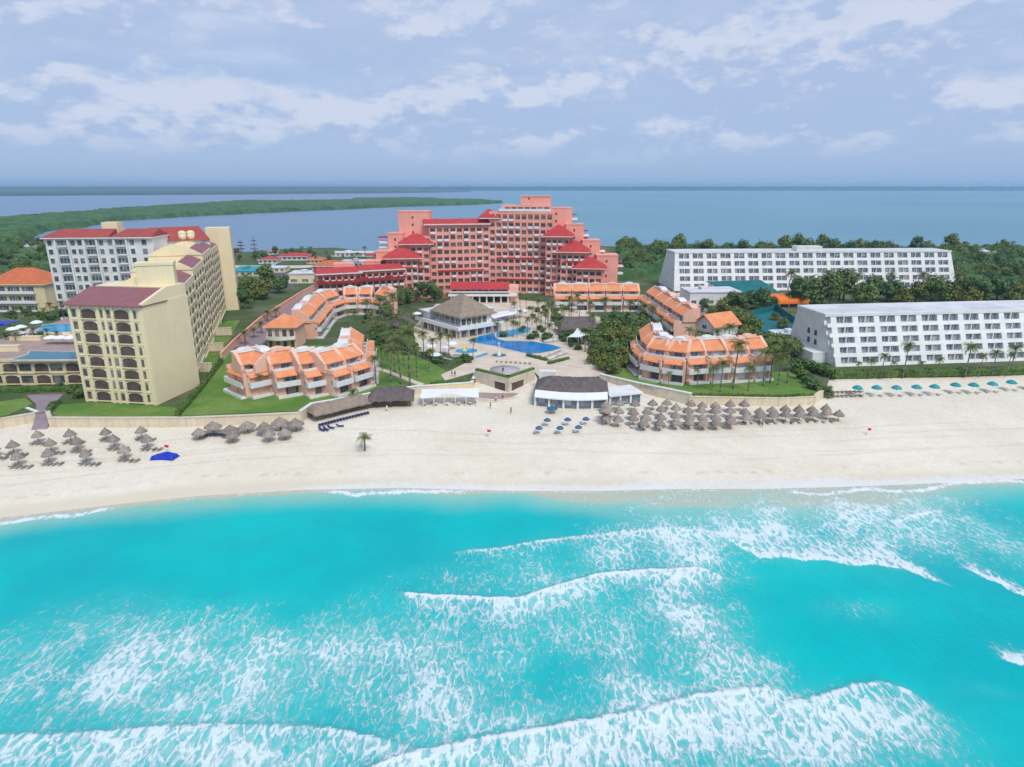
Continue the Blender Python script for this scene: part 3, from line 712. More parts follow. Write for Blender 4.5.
# ================================================================== RED HOTEL
def red_hotel():
    root = E('grand_hotel', 'huge salmon pink hotel stepping down to both sides under many red hip roofs', 'hotel', (-8, 335, Z))
    Wn = Wins(); wall = MB(); nbal = [0]
    rs = random.Random(3)
    def bal(M, s0, s1, t, z):
        g = MB(); g.M = M
        g.box(s0, s1, t - 0.9, t + 0.3, z - 0.12, z); g.box(s0, s1, t - 0.9, t - 0.82, z, z + 1.0); g.box(s0, s0 + .08, t - 0.82, t, z, z + 1.0); g.box(s1 - .08, s1, t - 0.82, t, z, z + 1.0)
        if nbal[0] < 100: g.build('balcony', MT['rail'], root)
        else:
            b = len(rest.v); rest.v += g.v; rest.f += [[i + b for i in f] for f in g.f]; rest.m += g.m; rest.sm += g.sm
        nbal[0] += 1
    rest = MB()
    def block(p0, p1, depth, ztop, nb, z0=Z, fh=3.6, pbal=0.35, first=0, skiprows=(), par=0.9, stripe=(), both=False):
        Ln = wall.at(p0, p1, z0); M = wall.M.copy(); H_ = ztop - z0
        n = int((H_ - 0.6) / fh)
        off = H_ - n * fh - 0.2                        # rows are hung from the eave
        wall.box(0, Ln, 0.7, depth, 0, H_)
        bw = Ln / nb
        for i in range(nb + 1):
            x = i * bw; wall.box(max(0, x - 0.42), min(Ln, x + 0.42), -0.12, 1.3, 0, H_)
        wall.box(0, Ln, 0, 1.3, H_ - 0.5, H_ + par)
        for k in range(n):
            z = off + k * fh
            mi = 1 if k in stripe else 0
            wall.box(0.42, Ln - .42, -0.02, 1.3, z - 0.75, z + 0.76)
            if mi: wall.box(Ln * .12, Ln * .9, -0.75, -0.02, z - 0.45, z + 0.05, 1)
            if k < first: continue
            for i in range(nb):
                x = (i + .5) * bw
                Wn.add(M, 0, x, 0.68, z + 0.80, 'red', bw - .95, 1.4)
                if rs.random() < pbal: bal(M, i * bw + .5, (i + 1) * bw - .5, -0.02, z + 0.1)
        return M, Ln, H_
    roofs = []
    def roof_hip(p0, p1, dep, z, h, over=1.2):
        g = MB(); Ln = g.at(p0, p1); hip(g, 0, Ln, 0, dep, z, h, over); g.build('roof', [MT['redroof'], MT['white']], root)
    def P(px, Y, z=25): return (XA(px, Y, z), Y)
    # central slab
    zc = ZA(225.5, 335)
    block(P(429, 330, 38), P(489, 337, 38), 16, zc, 9, stripe=(3,))
    g = MB(); Ln = g.at(P(424, 329.5, 40), P(490, 337, 40)); hz = ZA(218.5, 338)
    g.add([(0, -1.2, zc + 1.0), (Ln, -1.2, zc + 1.0), (Ln, 4.5, hz), (0, 4.5, hz), (0, 10, zc + 1), (Ln, 10, zc + 1)], [(0, 1, 2, 3), (3, 2, 5, 4), (0, 3, 4), (1, 5, 2)], 0)
    g.box(-.3, Ln + .3, -1.5, 10.3, zc + .5, zc + .98, 1); g.build('roof', [MT['redroof'], MT['white']], root)
    # tall right-hand part of the slab
    z1 = ZA(213, 338)
    block(P(489, 337, 45), P(553, 333, 45), 16, z1, 10, stripe=(2, 5))
    wall.at(P(497, 337, 48), P(553, 334, 48)); Lx = (Vector(P(553, 334, 48)) - Vector(P(497, 337, 48))).length
    zt = ZA(205, 339); wall.box(2, Lx - 1, 2.2, 13, z1, zt)
    M = wall.M.copy()
    for i in range(7): Wn.add(M, 0, 5 + i * 3.3, 2.18, z1 + 1.3, 'red', 2.4, 1.5)
    g = MB(); g.M = M; g.box(1, Lx - 1, -0.9, 2.0, z1 + 0.92, z1 + 1.05); g.box(1, Lx - 1, -0.9, -0.78, z1 + 1.05, z1 + 2.1); g.build('terrace_parapet', MT['rail'], root)
    g = MB(); g.at(P(521, 340, 52), P(551, 339, 52)); g.box(0, 15, 0, 8, zt, ZA(196.5, 341)); g.box(-.3, 15.3, -.3, 8.3, ZA(196.5, 341), ZA(196.5, 341) + .4)
    g.box(3.6, 4.5, -0.06, .3, zt + 2.6, zt + 3.6, 1)
    g.build('penthouse', [MT['pink'], MT['dark']], root)
    roof_hip(P(480, 335, 46), P(499, 336, 46), 8, ZA(218, 336), 4.2, 0.6)
    # stepped wings: pavilion bays with hip roofs, lift towers behind
    def tower(pxa, pxb, Y, row, dep=9, stub=None):
        a, b = P(pxa, Y, 40), P(pxb, Y, 40); g = MB(); Ln = g.at(a, b); zt_ = ZA(row, Y)
        g.box(0, Ln, 0, dep, Z, zt_); g.box(-.15, Ln + .15, -.15, dep + .15, zt_, zt_ + .5)
        for k in range(3): g.box(Ln * .42, Ln * .42 + 0.9, -0.05, .3, zt_ - 3.2 - 3.6 * k, zt_ - 2.0 - 3.6 * k, 1)
        g.build('lift_tower', [MT['pink'], MT['dark']], root)
        if stub:
            for k in range(stub):
                g = MB(); g.at(b, (b[0] + 5, b[1] + 1)); z = zt_ - 3.6 * (k + 1) - 2.0
                g.box(0, 3.2, 1, 5, z, z + .9); g.build('balcony', MT['rail'], root)
                g = MB(); g.at(b, (b[0] + 5, b[1] + 1)); g.box(0, 2.8, 1.3, 4.7, z + 2.3, z + 2.9); g.build('balcony_roof', MT['redroof'], root)
    def pav(pxa, pxb, Y, eave, apex, nb, dy=2.0, dep=10, over=2.2, right=True):
        ze = ZA(eave, Y); a, b = P(pxa, Y - (0 if right else dy), 30), P(pxb, Y - (dy if right else 0), 30)
        block(a, b, dep, ze - 0.3, nb, pbal=0.5, par=0.2, stripe=(1, 4))
        roof_hip(a, b, dep, ze + .25, ZA(apex, Y + 5) - ze + 0.6, over)
    tower(543, 572, 341, 208.5, stub=1); tower(566, 584, 337, 225, stub=2); tower(583, 601, 332, 241, stub=2); tower(598, 620, 326, 256, 11, stub=2)
    block(P(548, 330, 40), P(566, 328, 40), 14, ZA(238, 329), 3, pbal=.4)
    pav(546, 569, 329, 236.5, 226.5, 4); pav(561, 586, 324, 252, 242, 4); pav(577, 603, 318, 268.3, 258.5, 4)
    tower(398.5, 430, 334, 212); tower(387, 402, 328, 234); tower(374, 391, 320, 252); tower(362, 378, 313, 262)
    for q_, (px_, Y_, row_) in enumerate(((387, 328, 238), (374, 320, 256), (387, 329, 243))):
        a_ = P(px_, Y_, 35); g = MB(); g.at((a_[0] - 4.5, a_[1]), a_); z = ZA(row_, Y_); g.box(0, 4.4, 1, 6, z - 2.6, z - 1.6); g.build('balcony', MT['rail'], root); g = MB(); g.at((a_[0] - 4.5, a_[1]), a_); g.box(-.3, 4.4, .6, 6.4, z, z + .6); g.build('balcony_roof', MT['redroof'], root)
    block(P(415, 325, 30), P(431, 331, 30), 14, ZA(238, 328), 3, pbal=.4)
    pav(403, 429, 322, 244, 235, 4, right=False); pav(386, 417, 314, 258.3, 249.5, 5, right=False)
    # long low wing on the left
    for (xa, xb, Y0, Y1, row, nb) in ((360, 404, 297, 306, 270, 7), (317, 361, 290, 297, 273.5, 7)):
        a, b = P(xa, Y0, 18), P(xb, Y1, 18); zt_ = ZA(row, (Y0 + Y1) / 2)
        block(a, b, 14, zt_, nb, pbal=.75, par=0.2)
        g = MB(); Ln = g.at(a, b)
        g.add([(-.6, -1.3, zt_ + .3), (Ln + .6, -1.3, zt_ + .3), (Ln - .5, 6, zt_ + 2.1), (.5, 6, zt_ + 2.1), (-.6, 14, zt_ + .3), (Ln + .6, 14, zt_ + .3)], [(0, 1, 2, 3), (3, 2, 5, 4), (0, 3, 4), (1, 5, 2)], 0)
        g.box(-.7, Ln + .7, -1.4, 14.1, zt_ - .2, zt_ + .29, 1); g.build('roof', [MT['redroof'], MT['white']], root)
        g = MB(); g.M = MB().M; g.at(a, b)
        g.add([(-.4, -2.4, zt_ - 3.9), (Ln + .4, -2.4, zt_ - 3.9), (Ln + .4, 0, zt_ - 2.6), (-.4, 0, zt_ - 2.6)], [(0, 1, 2, 3), (0, 3, 2, 1)], 0); g.build('awning_roof', MT['redroof'], root)
    g = MB(); g.at(P(334, 303, 20), P(352, 305, 20)); g.box(0, 9, 0, 8, 14, ZA(264, 304)); g.build('roof_block', MT['pink'], root)
    # white entrance hall in front of the slab
    a, b = P(451, 307, 9), P(508, 307, 9)
    g = MB(); Ln = g.at(a, b); zr = ZA(289.5, 307)
    g.box(0, Ln, 1.5, 20, Z + 3.4, zr); g.box(-1.2, Ln + 4.5, -1.2, 1.6, Z + 3.3, Z + 4.3); g.box(-.8, Ln + .8, -.5, 1.6, zr - 1.4, zr - .9)
    for i in range(9): g.box(i * Ln / 8 - .35, i * Ln / 8 + .35, 0, .7, Z, Z + 3.3)
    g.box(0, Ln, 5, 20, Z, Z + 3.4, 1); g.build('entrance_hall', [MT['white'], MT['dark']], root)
    for i in range(9): Wn.add(g.M, 0, (i + .5) * Ln / 9, 1.48, Z + 4.5, 'blue', Ln / 9 - .8, 1.7)
    g = MB(); g.at(a, b); zr2 = ZA(282, 312)
    g.add([(-.5, -.6, zr + .1), (Ln + .5, -.6, zr + .1), (Ln + .5, 6, zr2), (-.5, 6, zr2), (-.5, 6, zr), (Ln + .5, 6, zr)], [(0, 1, 2, 3), (0, 3, 4), (1, 5, 2), (3, 2, 5, 4)]); g.build('hall_roof', MT['redroof'], root)
    g = MB(); g.at(b, (b[0] + 8, b[1])); g.box(0.2, 5.0, 1.6, 12, Z, zr + .8); g.build('side_bay', MT['pinkv'], root)
    wall.M = None
    wall.build('wall', [MT['pink'], MT['redroof']], root)
    if rest.f: rest.build('balcony', MT['rail'], root, kind='stuff')
    Wn.build(root)
red_hotel()

# ================================================================== ORANGE-ROOFED VILLA TERRACES
def villas(name, label, units, scale=1.0, loc=(0, 0), blank=()):
    root = E(name, label, 'villa terrace', (loc[0], loc[1], Z))
    Wn = Wins(); wall = MB(); k_ = scale
    for ui, (p0, p1) in enumerate(units):
        Ln = wall.at(p0, p1, Z); M = wall.M.copy()
        f1, f2, f3 = 3.5 * k_, 6.9 * k_, 10.2 * k_
        D = 9.5 * k_
        wd = min(0.5, Ln * .1)
        # ground floor
        wall.box(0, Ln, 1.0, D, 0, f1); wall.box(0, Ln * .36, 0.0, 1.0, 0, f1 - .3); wall.box(Ln - wd, Ln, -.6, 1.0, 0, f1)
        # first floor
        wall.box(0, Ln, 0.9, D, f1, f2); wall.box(0, Ln * .30, -.1, 0.9, f1, f2); wall.box(Ln - wd, Ln, -.9, 0.9, f1, f2 + .5)
        # top floor, set back, and the scalloped parapet behind the roof
        wall.box(0, Ln, 3.4 * k_, D, f2, f3); wall.box(-wd * .5, wd * .5, -.4, 3.4 * k_, f2, f2 + 1.0)
        wall.box(0, Ln, 6.6 * k_, D, f3, f3 + 2.0 * k_)
        # stepped party wall that rises over the roof slope
        for sgn in (0, 1):
            x0 = -wd if sgn == 0 else Ln - wd
            wall.hexa([(x0, 2.6 * k_, f2), (x0 + 2 * wd, 2.6 * k_, f2), (x0 + 2 * wd, D, f2), (x0, D, f2)],
                      [(x0, 2.6 * k_, f3 - .6), (x0 + 2 * wd, 2.6 * k_, f3 - .6), (x0 + 2 * wd, 6.9 * k_, f3 + 2.4 * k_), (x0, 6.9 * k_, f3 + 2.4 * k_)])
        g = MB(); g.M = M
        g.box(-.2, Ln + .1, 6.3 * k_, 6.6 * k_, f3 + 1.9 * k_, f3 + 2.15 * k_); g.box(-.2, Ln + .1, D - .3, D + .1, f3 + 2.0 * k_, f3 + 2.25 * k_)
        n = 6
        for i in range(n):                                   # barrel coping
            a0, a1 = math.pi * i / n, math.pi * (i + 1) / n; R_ = Ln * .30
            q = lambda a: (Ln * .5 - R_ * math.cos(a), f3 + 2.0 * k_ + 0.9 * k_ * math.sin(a))
            (xa, za), (xb, zb) = q(a0), q(a1)
            g.hexa([(xa, 6.5 * k_, f3 + 1.95 * k_), (xb, 6.5 * k_, f3 + 1.95 * k_), (xb, D, f3 + 1.95 * k_), (xa, D, f3 + 1.95 * k_)], [(xa, 6.5 * k_, za), (xb, 6.5 * k_, zb), (xb, D, zb), (xa, D, za)])
        g.build('parapet', [MT['white'] if rnd() < .6 else MT['pinkv']], root)
        # roofs
        g = MB(); g.M = M; nn = 5
        y0, y1, z0, z1 = 2.2 * k_, 6.7 * k_, f3 - .75 * k_, f3 + 1.75 * k_
        g.hexa([(.25, y0, z0 - .12), (Ln - .25, y0, z0 - .12), (Ln - .25, y1, z1 - .12), (.25, y1, z1 - .12)], [(.25, y0, z0 + .12), (Ln - .25, y0, z0 + .12), (Ln - .25, y1, z1 + .12), (.25, y1, z1 + .12)])
        g.build('roof', MT['orange'], root)
        g = MB(); g.M = M
        g.hexa([(wd * .6, -.75, f2 - 1.0 * k_), (Ln - wd - .02, -.75, f2 - 1.0 * k_), (Ln - wd - .02, .95, f2 + .25), (wd * .6, .95, f2 + .25)],
               [(wd * .6, -.75, f2 - .75 * k_), (Ln - wd - .02, -.75, f2 - .75 * k_), (Ln - wd - .02, .95, f2 + .5), (wd * .6, .95, f2 + .5)])
        g.build('lower_roof', MT['orange'], root)
        # balcony with a white front, terrace with a white kerb, top terrace rail
        g = MB(); g.M = M
        g.box(0, Ln - .3, -1.5, .88, f1 - .35, f1); g.box(0, Ln - .3, -1.5, -1.35, f1, f1 + 1.15); g.box(0, .15, -1.35, .88, f1, f1 + 1.15)
        g.build('balcony', MT['white'], root)
        g = MB(); g.M = M
        g.box(0, Ln, -2.1, .95, -.3, .22); g.box(0, Ln, -2.1, -1.95, .22, .75); g.box(-.05, .12, -1.95, .9, .22, .9)
        g.build('terrace', MT['white'], root)
        g = MB(); g.M = M; g.box(.3, Ln - .3, 1.0, 1.15, f2 + .5, f2 + 1.15); g.box(.2, Ln - .2, 1.2, 3.38 * k_, f2 + .003, f2 + .12); g.build('railing', MT['white'], root)
        # windows and doors, white chairs on the top terrace
        if ui in blank:
            for q in ((Ln * .34, Ln - wd - .1, .80, 1.0, .3, f1 - .4), (Ln * .34, Ln - wd - .1, .70, .9, f1 + .1, f2 - 1.1 * k_), (Ln * .3, Ln - .6, 3.2 * k_, 3.4 * k_, f2 + .1, f3 - 1.0 * k_)):
                g = MB(); g.M = M; g.box(*q); g.build('storm_shutter', MT['white'], root)
        else:
            Wn.add(M, 0, Ln * .66, 0.98, .25, 'dark', Ln * .48, 2.5 * k_); Wn.add(M, 0, Ln * .62, .88, f1 + .15, 'blue', Ln * .42, 2.2 * k_); Wn.add(M, 0, Ln * .58, 3.38 * k_, f2 + .15, 'blue', Ln * .40, 2.1 * k_)
        for q in range(2):
            g = MB(); g.M = M
            x = Ln * .25 + q * Ln * .4; g.box(x, x + .7, 1.5, 2.2, f2 + .5, f2 + .6); g.box(x, x + .7, 2.1, 2.2, f2 + .6, f2 + 1.1)
            for lx in (0, .62): g.box(x + lx, x + lx + .08, 1.5, 1.58, f2 + .12, f2 + .5); g.box(x + lx, x + lx + .08, 2.1, 2.18, f2 + .12, f2 + .5)
            g.build('terrace_chair', MT['bluegrey'] if ui % 2 else MT['plastic'], root)
    wall.M = None; wall.build('wall', MT['pinkv'], root); Wn.build(root)
    return root
def U(*q): return [(G(a, b, Z), G(c, d, Z)) for a, b, c, d in q]
villas('villa_terrace', 'orange roofed peach villa terrace nearest the beach beside the sloping garden wall', U((231, 390, 249, 398), (250, 398, 272, 393), (277, 397.5, 303, 393), (307, 397.5, 331, 392.5), (334, 397, 352, 391.5), (353, 391, 371, 385), (371, 384, 372, 373), (372, 372, 372.5, 361)), .9, G(300, 390, Z))
villas('villa_terrace', 'orange roofed peach villa terrace below the low red roofed hotel wing', U((318, 339, 325, 330), (325, 329, 332, 320), (333, 319, 345, 314.5), (346, 314.5, 358, 314), (359, 314, 371, 314), (372, 314, 383, 316)), .88, G(345, 318, Z))
villas('villa_terrace', 'long pink and orange villa terrace bending beside the dark green garden trees', U((555, 311, 571, 311), (572, 311, 588, 311), (589, 311, 605, 311), (606, 311, 622, 311), (623, 311, 639, 311), (640, 311, 648, 317), (648, 318, 656, 324), (656, 325, 665, 331), (665, 332, 675, 339)), .9, G(610, 312, Z))
villas('villa_terrace', 'white shuttered orange roofed villa terrace on the lawn behind the big palapa cluster', U((631, 355, 632.5, 366), (632.5, 367, 641, 376), (642, 377.5, 661, 381.5), (662, 381.5, 684, 384), (686, 383, 706, 381.5), (708, 382, 728, 380.5), (730, 381.5, 749, 379.8), (751, 380, 769, 378.5)), .9, G(690, 380, Z), blank=(5, 6, 7))

def clubhouse():
    p0, p1 = G(268, 349, Z), G(297, 349, Z)
    r = E('clubhouse', 'peach clubhouse with orange pyramid roof and white curved balcony among the left villas', 'clubhouse', (p0[0], p0[1], Z))
    g = MB(); Ln = g.at(p0, p1, Z); M = g.M.copy(); g.box(0, Ln, 0, 10, 0, 7.4); g.build('wall', MT['pinkv'], r)
    g = MB(); g.M = M; hip(g, 0, Ln, 0, 10, 7.8, 3.6, .9); g.build('roof', [MT['orange'], MT['pinkv']], r)
    g = MB(); g.M = M
    n = 10; pts = [(Ln * i / n, -1.2 - 2.0 * math.sin(math.pi * i / n)) for i in range(n + 1)]
    g.prism(pts + [(Ln, -.02), (0, -.02)], 3.6, 3.9)
    for i in range(n):
        a, b = pts[i], pts[i + 1]; g.hexa([(a[0], a[1], 3.9), (b[0], b[1], 3.9), (b[0], b[1] + .15, 3.9), (a[0], a[1] + .15, 3.9)], [(a[0], a[1], 4.8), (b[0], b[1], 4.8), (b[0], b[1] + .15, 4.8), (a[0], a[1] + .15, 4.8)])
    g.build('balcony', MT['white'], r)
    w = Wins()
    for i in range(4): w.add(M, 0, (i + .5) * Ln / 4, -.02, 4.3, 'plain', Ln / 4 - 1, 2.4); w.add(M, 0, (i + .5) * Ln / 4, -.02, .5, 'plain', Ln / 4 - 1.2, 2.3)
    w.build(r)
    p0, p1 = G(694, 338, Z), G(713, 343, Z)
    r = E('gabled_house', 'house with orange gable roof and white front behind the right villas', 'house', (p0[0], p0[1], Z))
    g = MB(); Ln = g.at(p0, p1, Z); M = g.M.copy(); D = 12
    g.box(0, Ln, 0, D, 0, 6.0); g.add([(0, 0, 6.0), (Ln, 0, 6.0), (Ln / 2, 0, 9.1), (0, D, 6.0), (Ln, D, 6.0), (Ln / 2, D, 9.1)], [(0, 1, 2), (3, 5, 4)]); g.build('wall', MT['white'], r)
    g = MB(); g.M = M
    for s0, s1 in ((-.9, Ln / 2), (Ln + .9, Ln / 2)):
        g.hexa([(s0, -.9, 5.4), (s1, -.9, 9.25), (s1, D + .9, 9.25), (s0, D + .9, 5.4)], [(s0, -.9, 5.7), (s1, -.9, 9.6), (s1, D + .9, 9.6), (s0, D + .9, 5.7)])
    g.build('roof', MT['orange'], r)
    w = Wins(); w.add(M, 0, Ln / 2, -.02, 1, 'plain', 3, 2.4); w.add(M, 0, Ln / 2, -.02, 4.4, 'plain', 2.0, 1.3); w.build(r)
clubhouse()

# ================================================================== CREAM HOTEL ON THE LEFT
def cream_hotel():
    A, B = G(87, 401, Z), G(158, 405, Z)
    root = E('cream_hotel', 'cream hotel with eight storeys of arched balconies, stepped wing and tall end slab', 'hotel', (A[0], A[1], Z))
    wall = MB(); W_ = Wins(); Ln = wall.at(A, B, Z); M = wall.M.copy(); fh = 3.05; n = 8; Hh = n * fh + .9
    wall.box(0, Ln, 0, 17.5, 0, Hh)
    bays = ((.26, .16), (.71, .16))
    for k in range(n):
        z = k * fh + .5
        wall.box(-.05, Ln + .05, -.16, .02, z - .42, z - .2)
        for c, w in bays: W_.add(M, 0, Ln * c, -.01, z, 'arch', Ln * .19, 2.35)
        for c in (.06, .425, .53, .88): W_.add(M, 0, Ln * c, -.01, z + .35, 'dark', Ln * .05, 1.75)
    for c in (.0, .13, .39, .475, .58, .84, .96): wall.box(Ln * c, Ln * c + Ln * .035, -.4, 0, 0, Hh - .3)
    g = MB(); g.M = M
    g.add([(-.9, -1.0, Hh + .0), (Ln + .2, -1.0, Hh + .0), (Ln + .2, 9.0, Hh + 3.0), (-.9, 9.0, Hh + 3.0), (-.9, 9.0, Hh + 0), (Ln + .2, 9.0, Hh + 0)], [(0, 1, 2, 3), (0, 3, 4), (1, 5, 2), (3, 2, 5, 4)])
    g.box(-.95, Ln + .25, -1.05, 9.0, Hh - .3, Hh - .02); g.build('roof', MT['mauve'], root)
    wall.at(A, B, Z); wall.prism([(Ln - .5, 0), (Ln + .02, 0), (Ln + .02, 17.5), (Ln - .5, 17.5)], Hh - 1, Hh + .05)
    wall.box(.3, Ln - .1, 9.3, 17.3, Hh, Hh + 3.2); wall.hexa([(Ln - .6, -.2, Hh), (Ln + .26, -.2, Hh), (Ln + .26, 9.3, Hh), (Ln - .6, 9.3, Hh)], [(Ln - .6, -.2, Hh + .45), (Ln + .26, -.2, Hh + .45), (Ln + .26, 9.3, Hh + 3.3), (Ln - .6, 9.3, Hh + 3.3)])
    # the long wing runs back from the beach behind the front block
    u = (Vector(B) - Vector(A)).normalized()
    W0 = G(194, 384, Z); W1 = G(226, 311, Z); wd = 17
    wl = wall.at(W0, W1, Z); M2 = wall.M.copy()                        # the wing's long side faces the villas
    steps = 4
    hs = [ZA(273, 182) - Z - 3.2, ZA(258, 205) - Z - 3.2, ZA(245, 232) - Z - 3.2, ZA(241, 262) - Z - 3.2]
    for k in range(steps):
        s0, s1 = wl * k / steps, wl * (k + 1) / steps; Hk = hs[k]
        wall.box(s0, s1, 0, wd, 0, Hk)
        nn = int(Hk / fh)
        for j in range(4):
            x = lerp(s0, s1, (j + .5) / 4)
            for q in range(nn - 1):
                W_.add(M2, 0, x, -.01, Hk - (q + 1) * fh - .6, 'dark', 3.4 if j % 2 == 0 else 2.6, 1.35)
        for q in range(nn): wall.box(s0 + .1, s1 - .1, -.3, 0, Hk - (q + 1) * fh - 1.0, Hk - (q + 1) * fh - .75)
        # arched terrace parapet over each step
        g = MB(); g.M = M2; n_ = 12
        for i in range(n_):
            t0, t1 = wd * i / n_, wd * (i + 1) / n_; a = lambda t: Hk + .2 + 3.4 * math.sin(math.pi * t / wd)
            g.hexa([(s0 - .25, t0, Hk - .02), (s0 + .45, t0, Hk - .02), (s0 + .45, t1, Hk - .02), (s0 - .25, t1, Hk - .02)], [(s0 - .25, t0, a(t0)), (s0 + .45, t0, a(t0)), (s0 + .45, t1, a(t1)), (s0 - .25, t1, a(t1))])
        g.build('arched_parapet', MT['cream'], root)
        g = MB(); g.M = M2
        g.add([(s0 + .5, .3, Hk + .05), (s1 - .5, .3, Hk + .05), (s1 - .5, 4.5, Hk + 2.0), (s0 + .5, 4.5, Hk + 2.0), (s0 + .5, 4.5, Hk + .05), (s1 - .5, 4.5, Hk + .05)], [(0, 1, 2, 3), (0, 3, 4), (1, 5, 2), (2, 5, 4, 3)])
        g.build('terrace_roof', MT['mauve'], root)
    # stair block between the front block and the wing
    hs_ = ZA(264, 172) - Z
    wall.at(W0, W1, Z); wall.box(-4.5, -.05, .2, 9.0, 0, hs_); wall.box(-4.7, .1, .05, 9.2, hs_, hs_ + .7)
    wall.at(A, B, Z)
    wall.box(0, Ln - 6.5, 17.4, 26, 0, Hh - 2)
    # tall end slab
    p0, p1 = (XA(211, 286, 20), 286), (XA(232, 286, 20), 289)
    g = MB(); L2 = g.at(p0, p1); g.box(0, L2, 0, 8, Z, ZA(228, 286)); g.box(L2 * .45, L2 * .55, -.25, 0, Z, ZA(229, 286)); g.build('end_slab', MT['cream'], root)
    g = MB(); g.at(G(205, 328, Z), G(228, 322, Z), Z); g.box(0, 9, 0, 7, 0, 5); g.build('annex', MT['cream_dk'], root)
    g = MB(); g.at(G(205, 328, Z), G(228, 322, Z), Z); hip(g, 0, 9, 0, 7, 5.4, 1.6, .5); g.build('annex_roof', [MT['terracotta'], MT['cream']], root)
    wall.M = None; wall.build('wall', MT['cream'], root); W_.build(root)
    # white block behind with the long red roof
    Yb = 246
    a, b = (XA(44.5, Yb, 38), Yb), (XA(152, Yb + 4, 38), Yb + 4)
    root2 = E('white_tower_block', 'white ten storey block with long faded red roof behind the cream hotel', 'tower block', (a[0], a[1], Z))
    wall = MB(); W_ = Wins(); Ln = wall.at(a, b, Z); M = wall.M.copy(); zt = ZA(238, Yb) - Z
    wall.box(0, Ln, 0, 15, 0, zt)
    for k in range(10):
        z = zt - (k + 1) * 3.3 + .5
        for c, w in ((.04, 1.5), (.155, 3.6), (.253, 1.5), (.316, 1.5), (.42, 3.6), (.517, 1.5), (.60, 1.5), (.70, 3.6), (.805, 1.5), (.92, 1.7)): W_.add(M, 0, Ln * c, -.01, z, 'plain', w, 1.9)
        wall.box(Ln * .115, Ln * .2, -.9, 0, z - .5, z - .25); wall.box(Ln * .38, Ln * .465, -.9, 0, z - .5, z - .25); wall.box(Ln * .66, Ln * .745, -.9, 0, z - .5, z - .25)
    for c in (.098, .218, .362, .483, .644, .76): wall.box(Ln * c - .3, Ln * c + .3, -.9, 0, 0, zt)
    wall.M = None; wall.build('wall', MT['white'], root2); W_.build(root2)
    g = MB(); g.M = M
    for s0, s1 in ((-.8, Ln * .60), (Ln * .61, Ln + .5)):
        g.add([(s0, -1.2, zt + .1), (s1, -1.2, zt + .1), (s1, 6, zt + 2.9), (s0 + 4, 6, zt + 2.9), (s0, 15.5, zt + .1), (s1, 15.5, zt + .1)], [(0, 1, 2, 3), (0, 3, 4), (1, 5, 2), (3, 2, 5, 4)])
    g.box(-.9, Ln + .5, -1.3, 15.6, zt - .3, zt + .08, 1); g.build('roof', [MT['redroof2'], MT['white']], root2)
    q0, q1 = (XA(139, Yb + 8, 38), Yb + 14), (XA(212, 276, 36), 274)
    g = MB(); L3 = g.at(q0, q1, Z); zz = ZA(241.5, 264) - Z
    g.box(0, L3, 0, 14, 0, zz); g.build('side_wing', MT['white'], root2)
    g = MB(); g.at(q0, q1, Z)
    g.add([(-.5, -1, zz + .1), (L3, -1, zz + .1), (L3 - 2, 7, zz + 5.2), (2, 7, zz + 5.2), (-.5, 14.5, zz + .1), (L3, 14.5, zz + .1)], [(0, 1, 2, 3), (0, 3, 4), (1, 5, 2), (3, 2, 5, 4)]); g.build('side_roof', MT['redroof2'], root2)
    for q in (.56, .70):
        g = MB(); g.at(q0, q1, Z); g.tube((L3 * q, 1, zz), (L3 * q, 1, zz + 3.0), 1.5, 1.5, 12); g.lathe([(1.6, 3.0), (1.2, 3.6), (.05, 4.0)], 12, (L3 * q, 1, zz)); g.build('roof_turret', MT['cream'], root2)
    g = MB(); g.M = M; g.box(Ln * .46, Ln * .61, 7, 12, zt, zt + 5.2); g.build('roof_house', MT['cream'], root2)
cream_hotel()

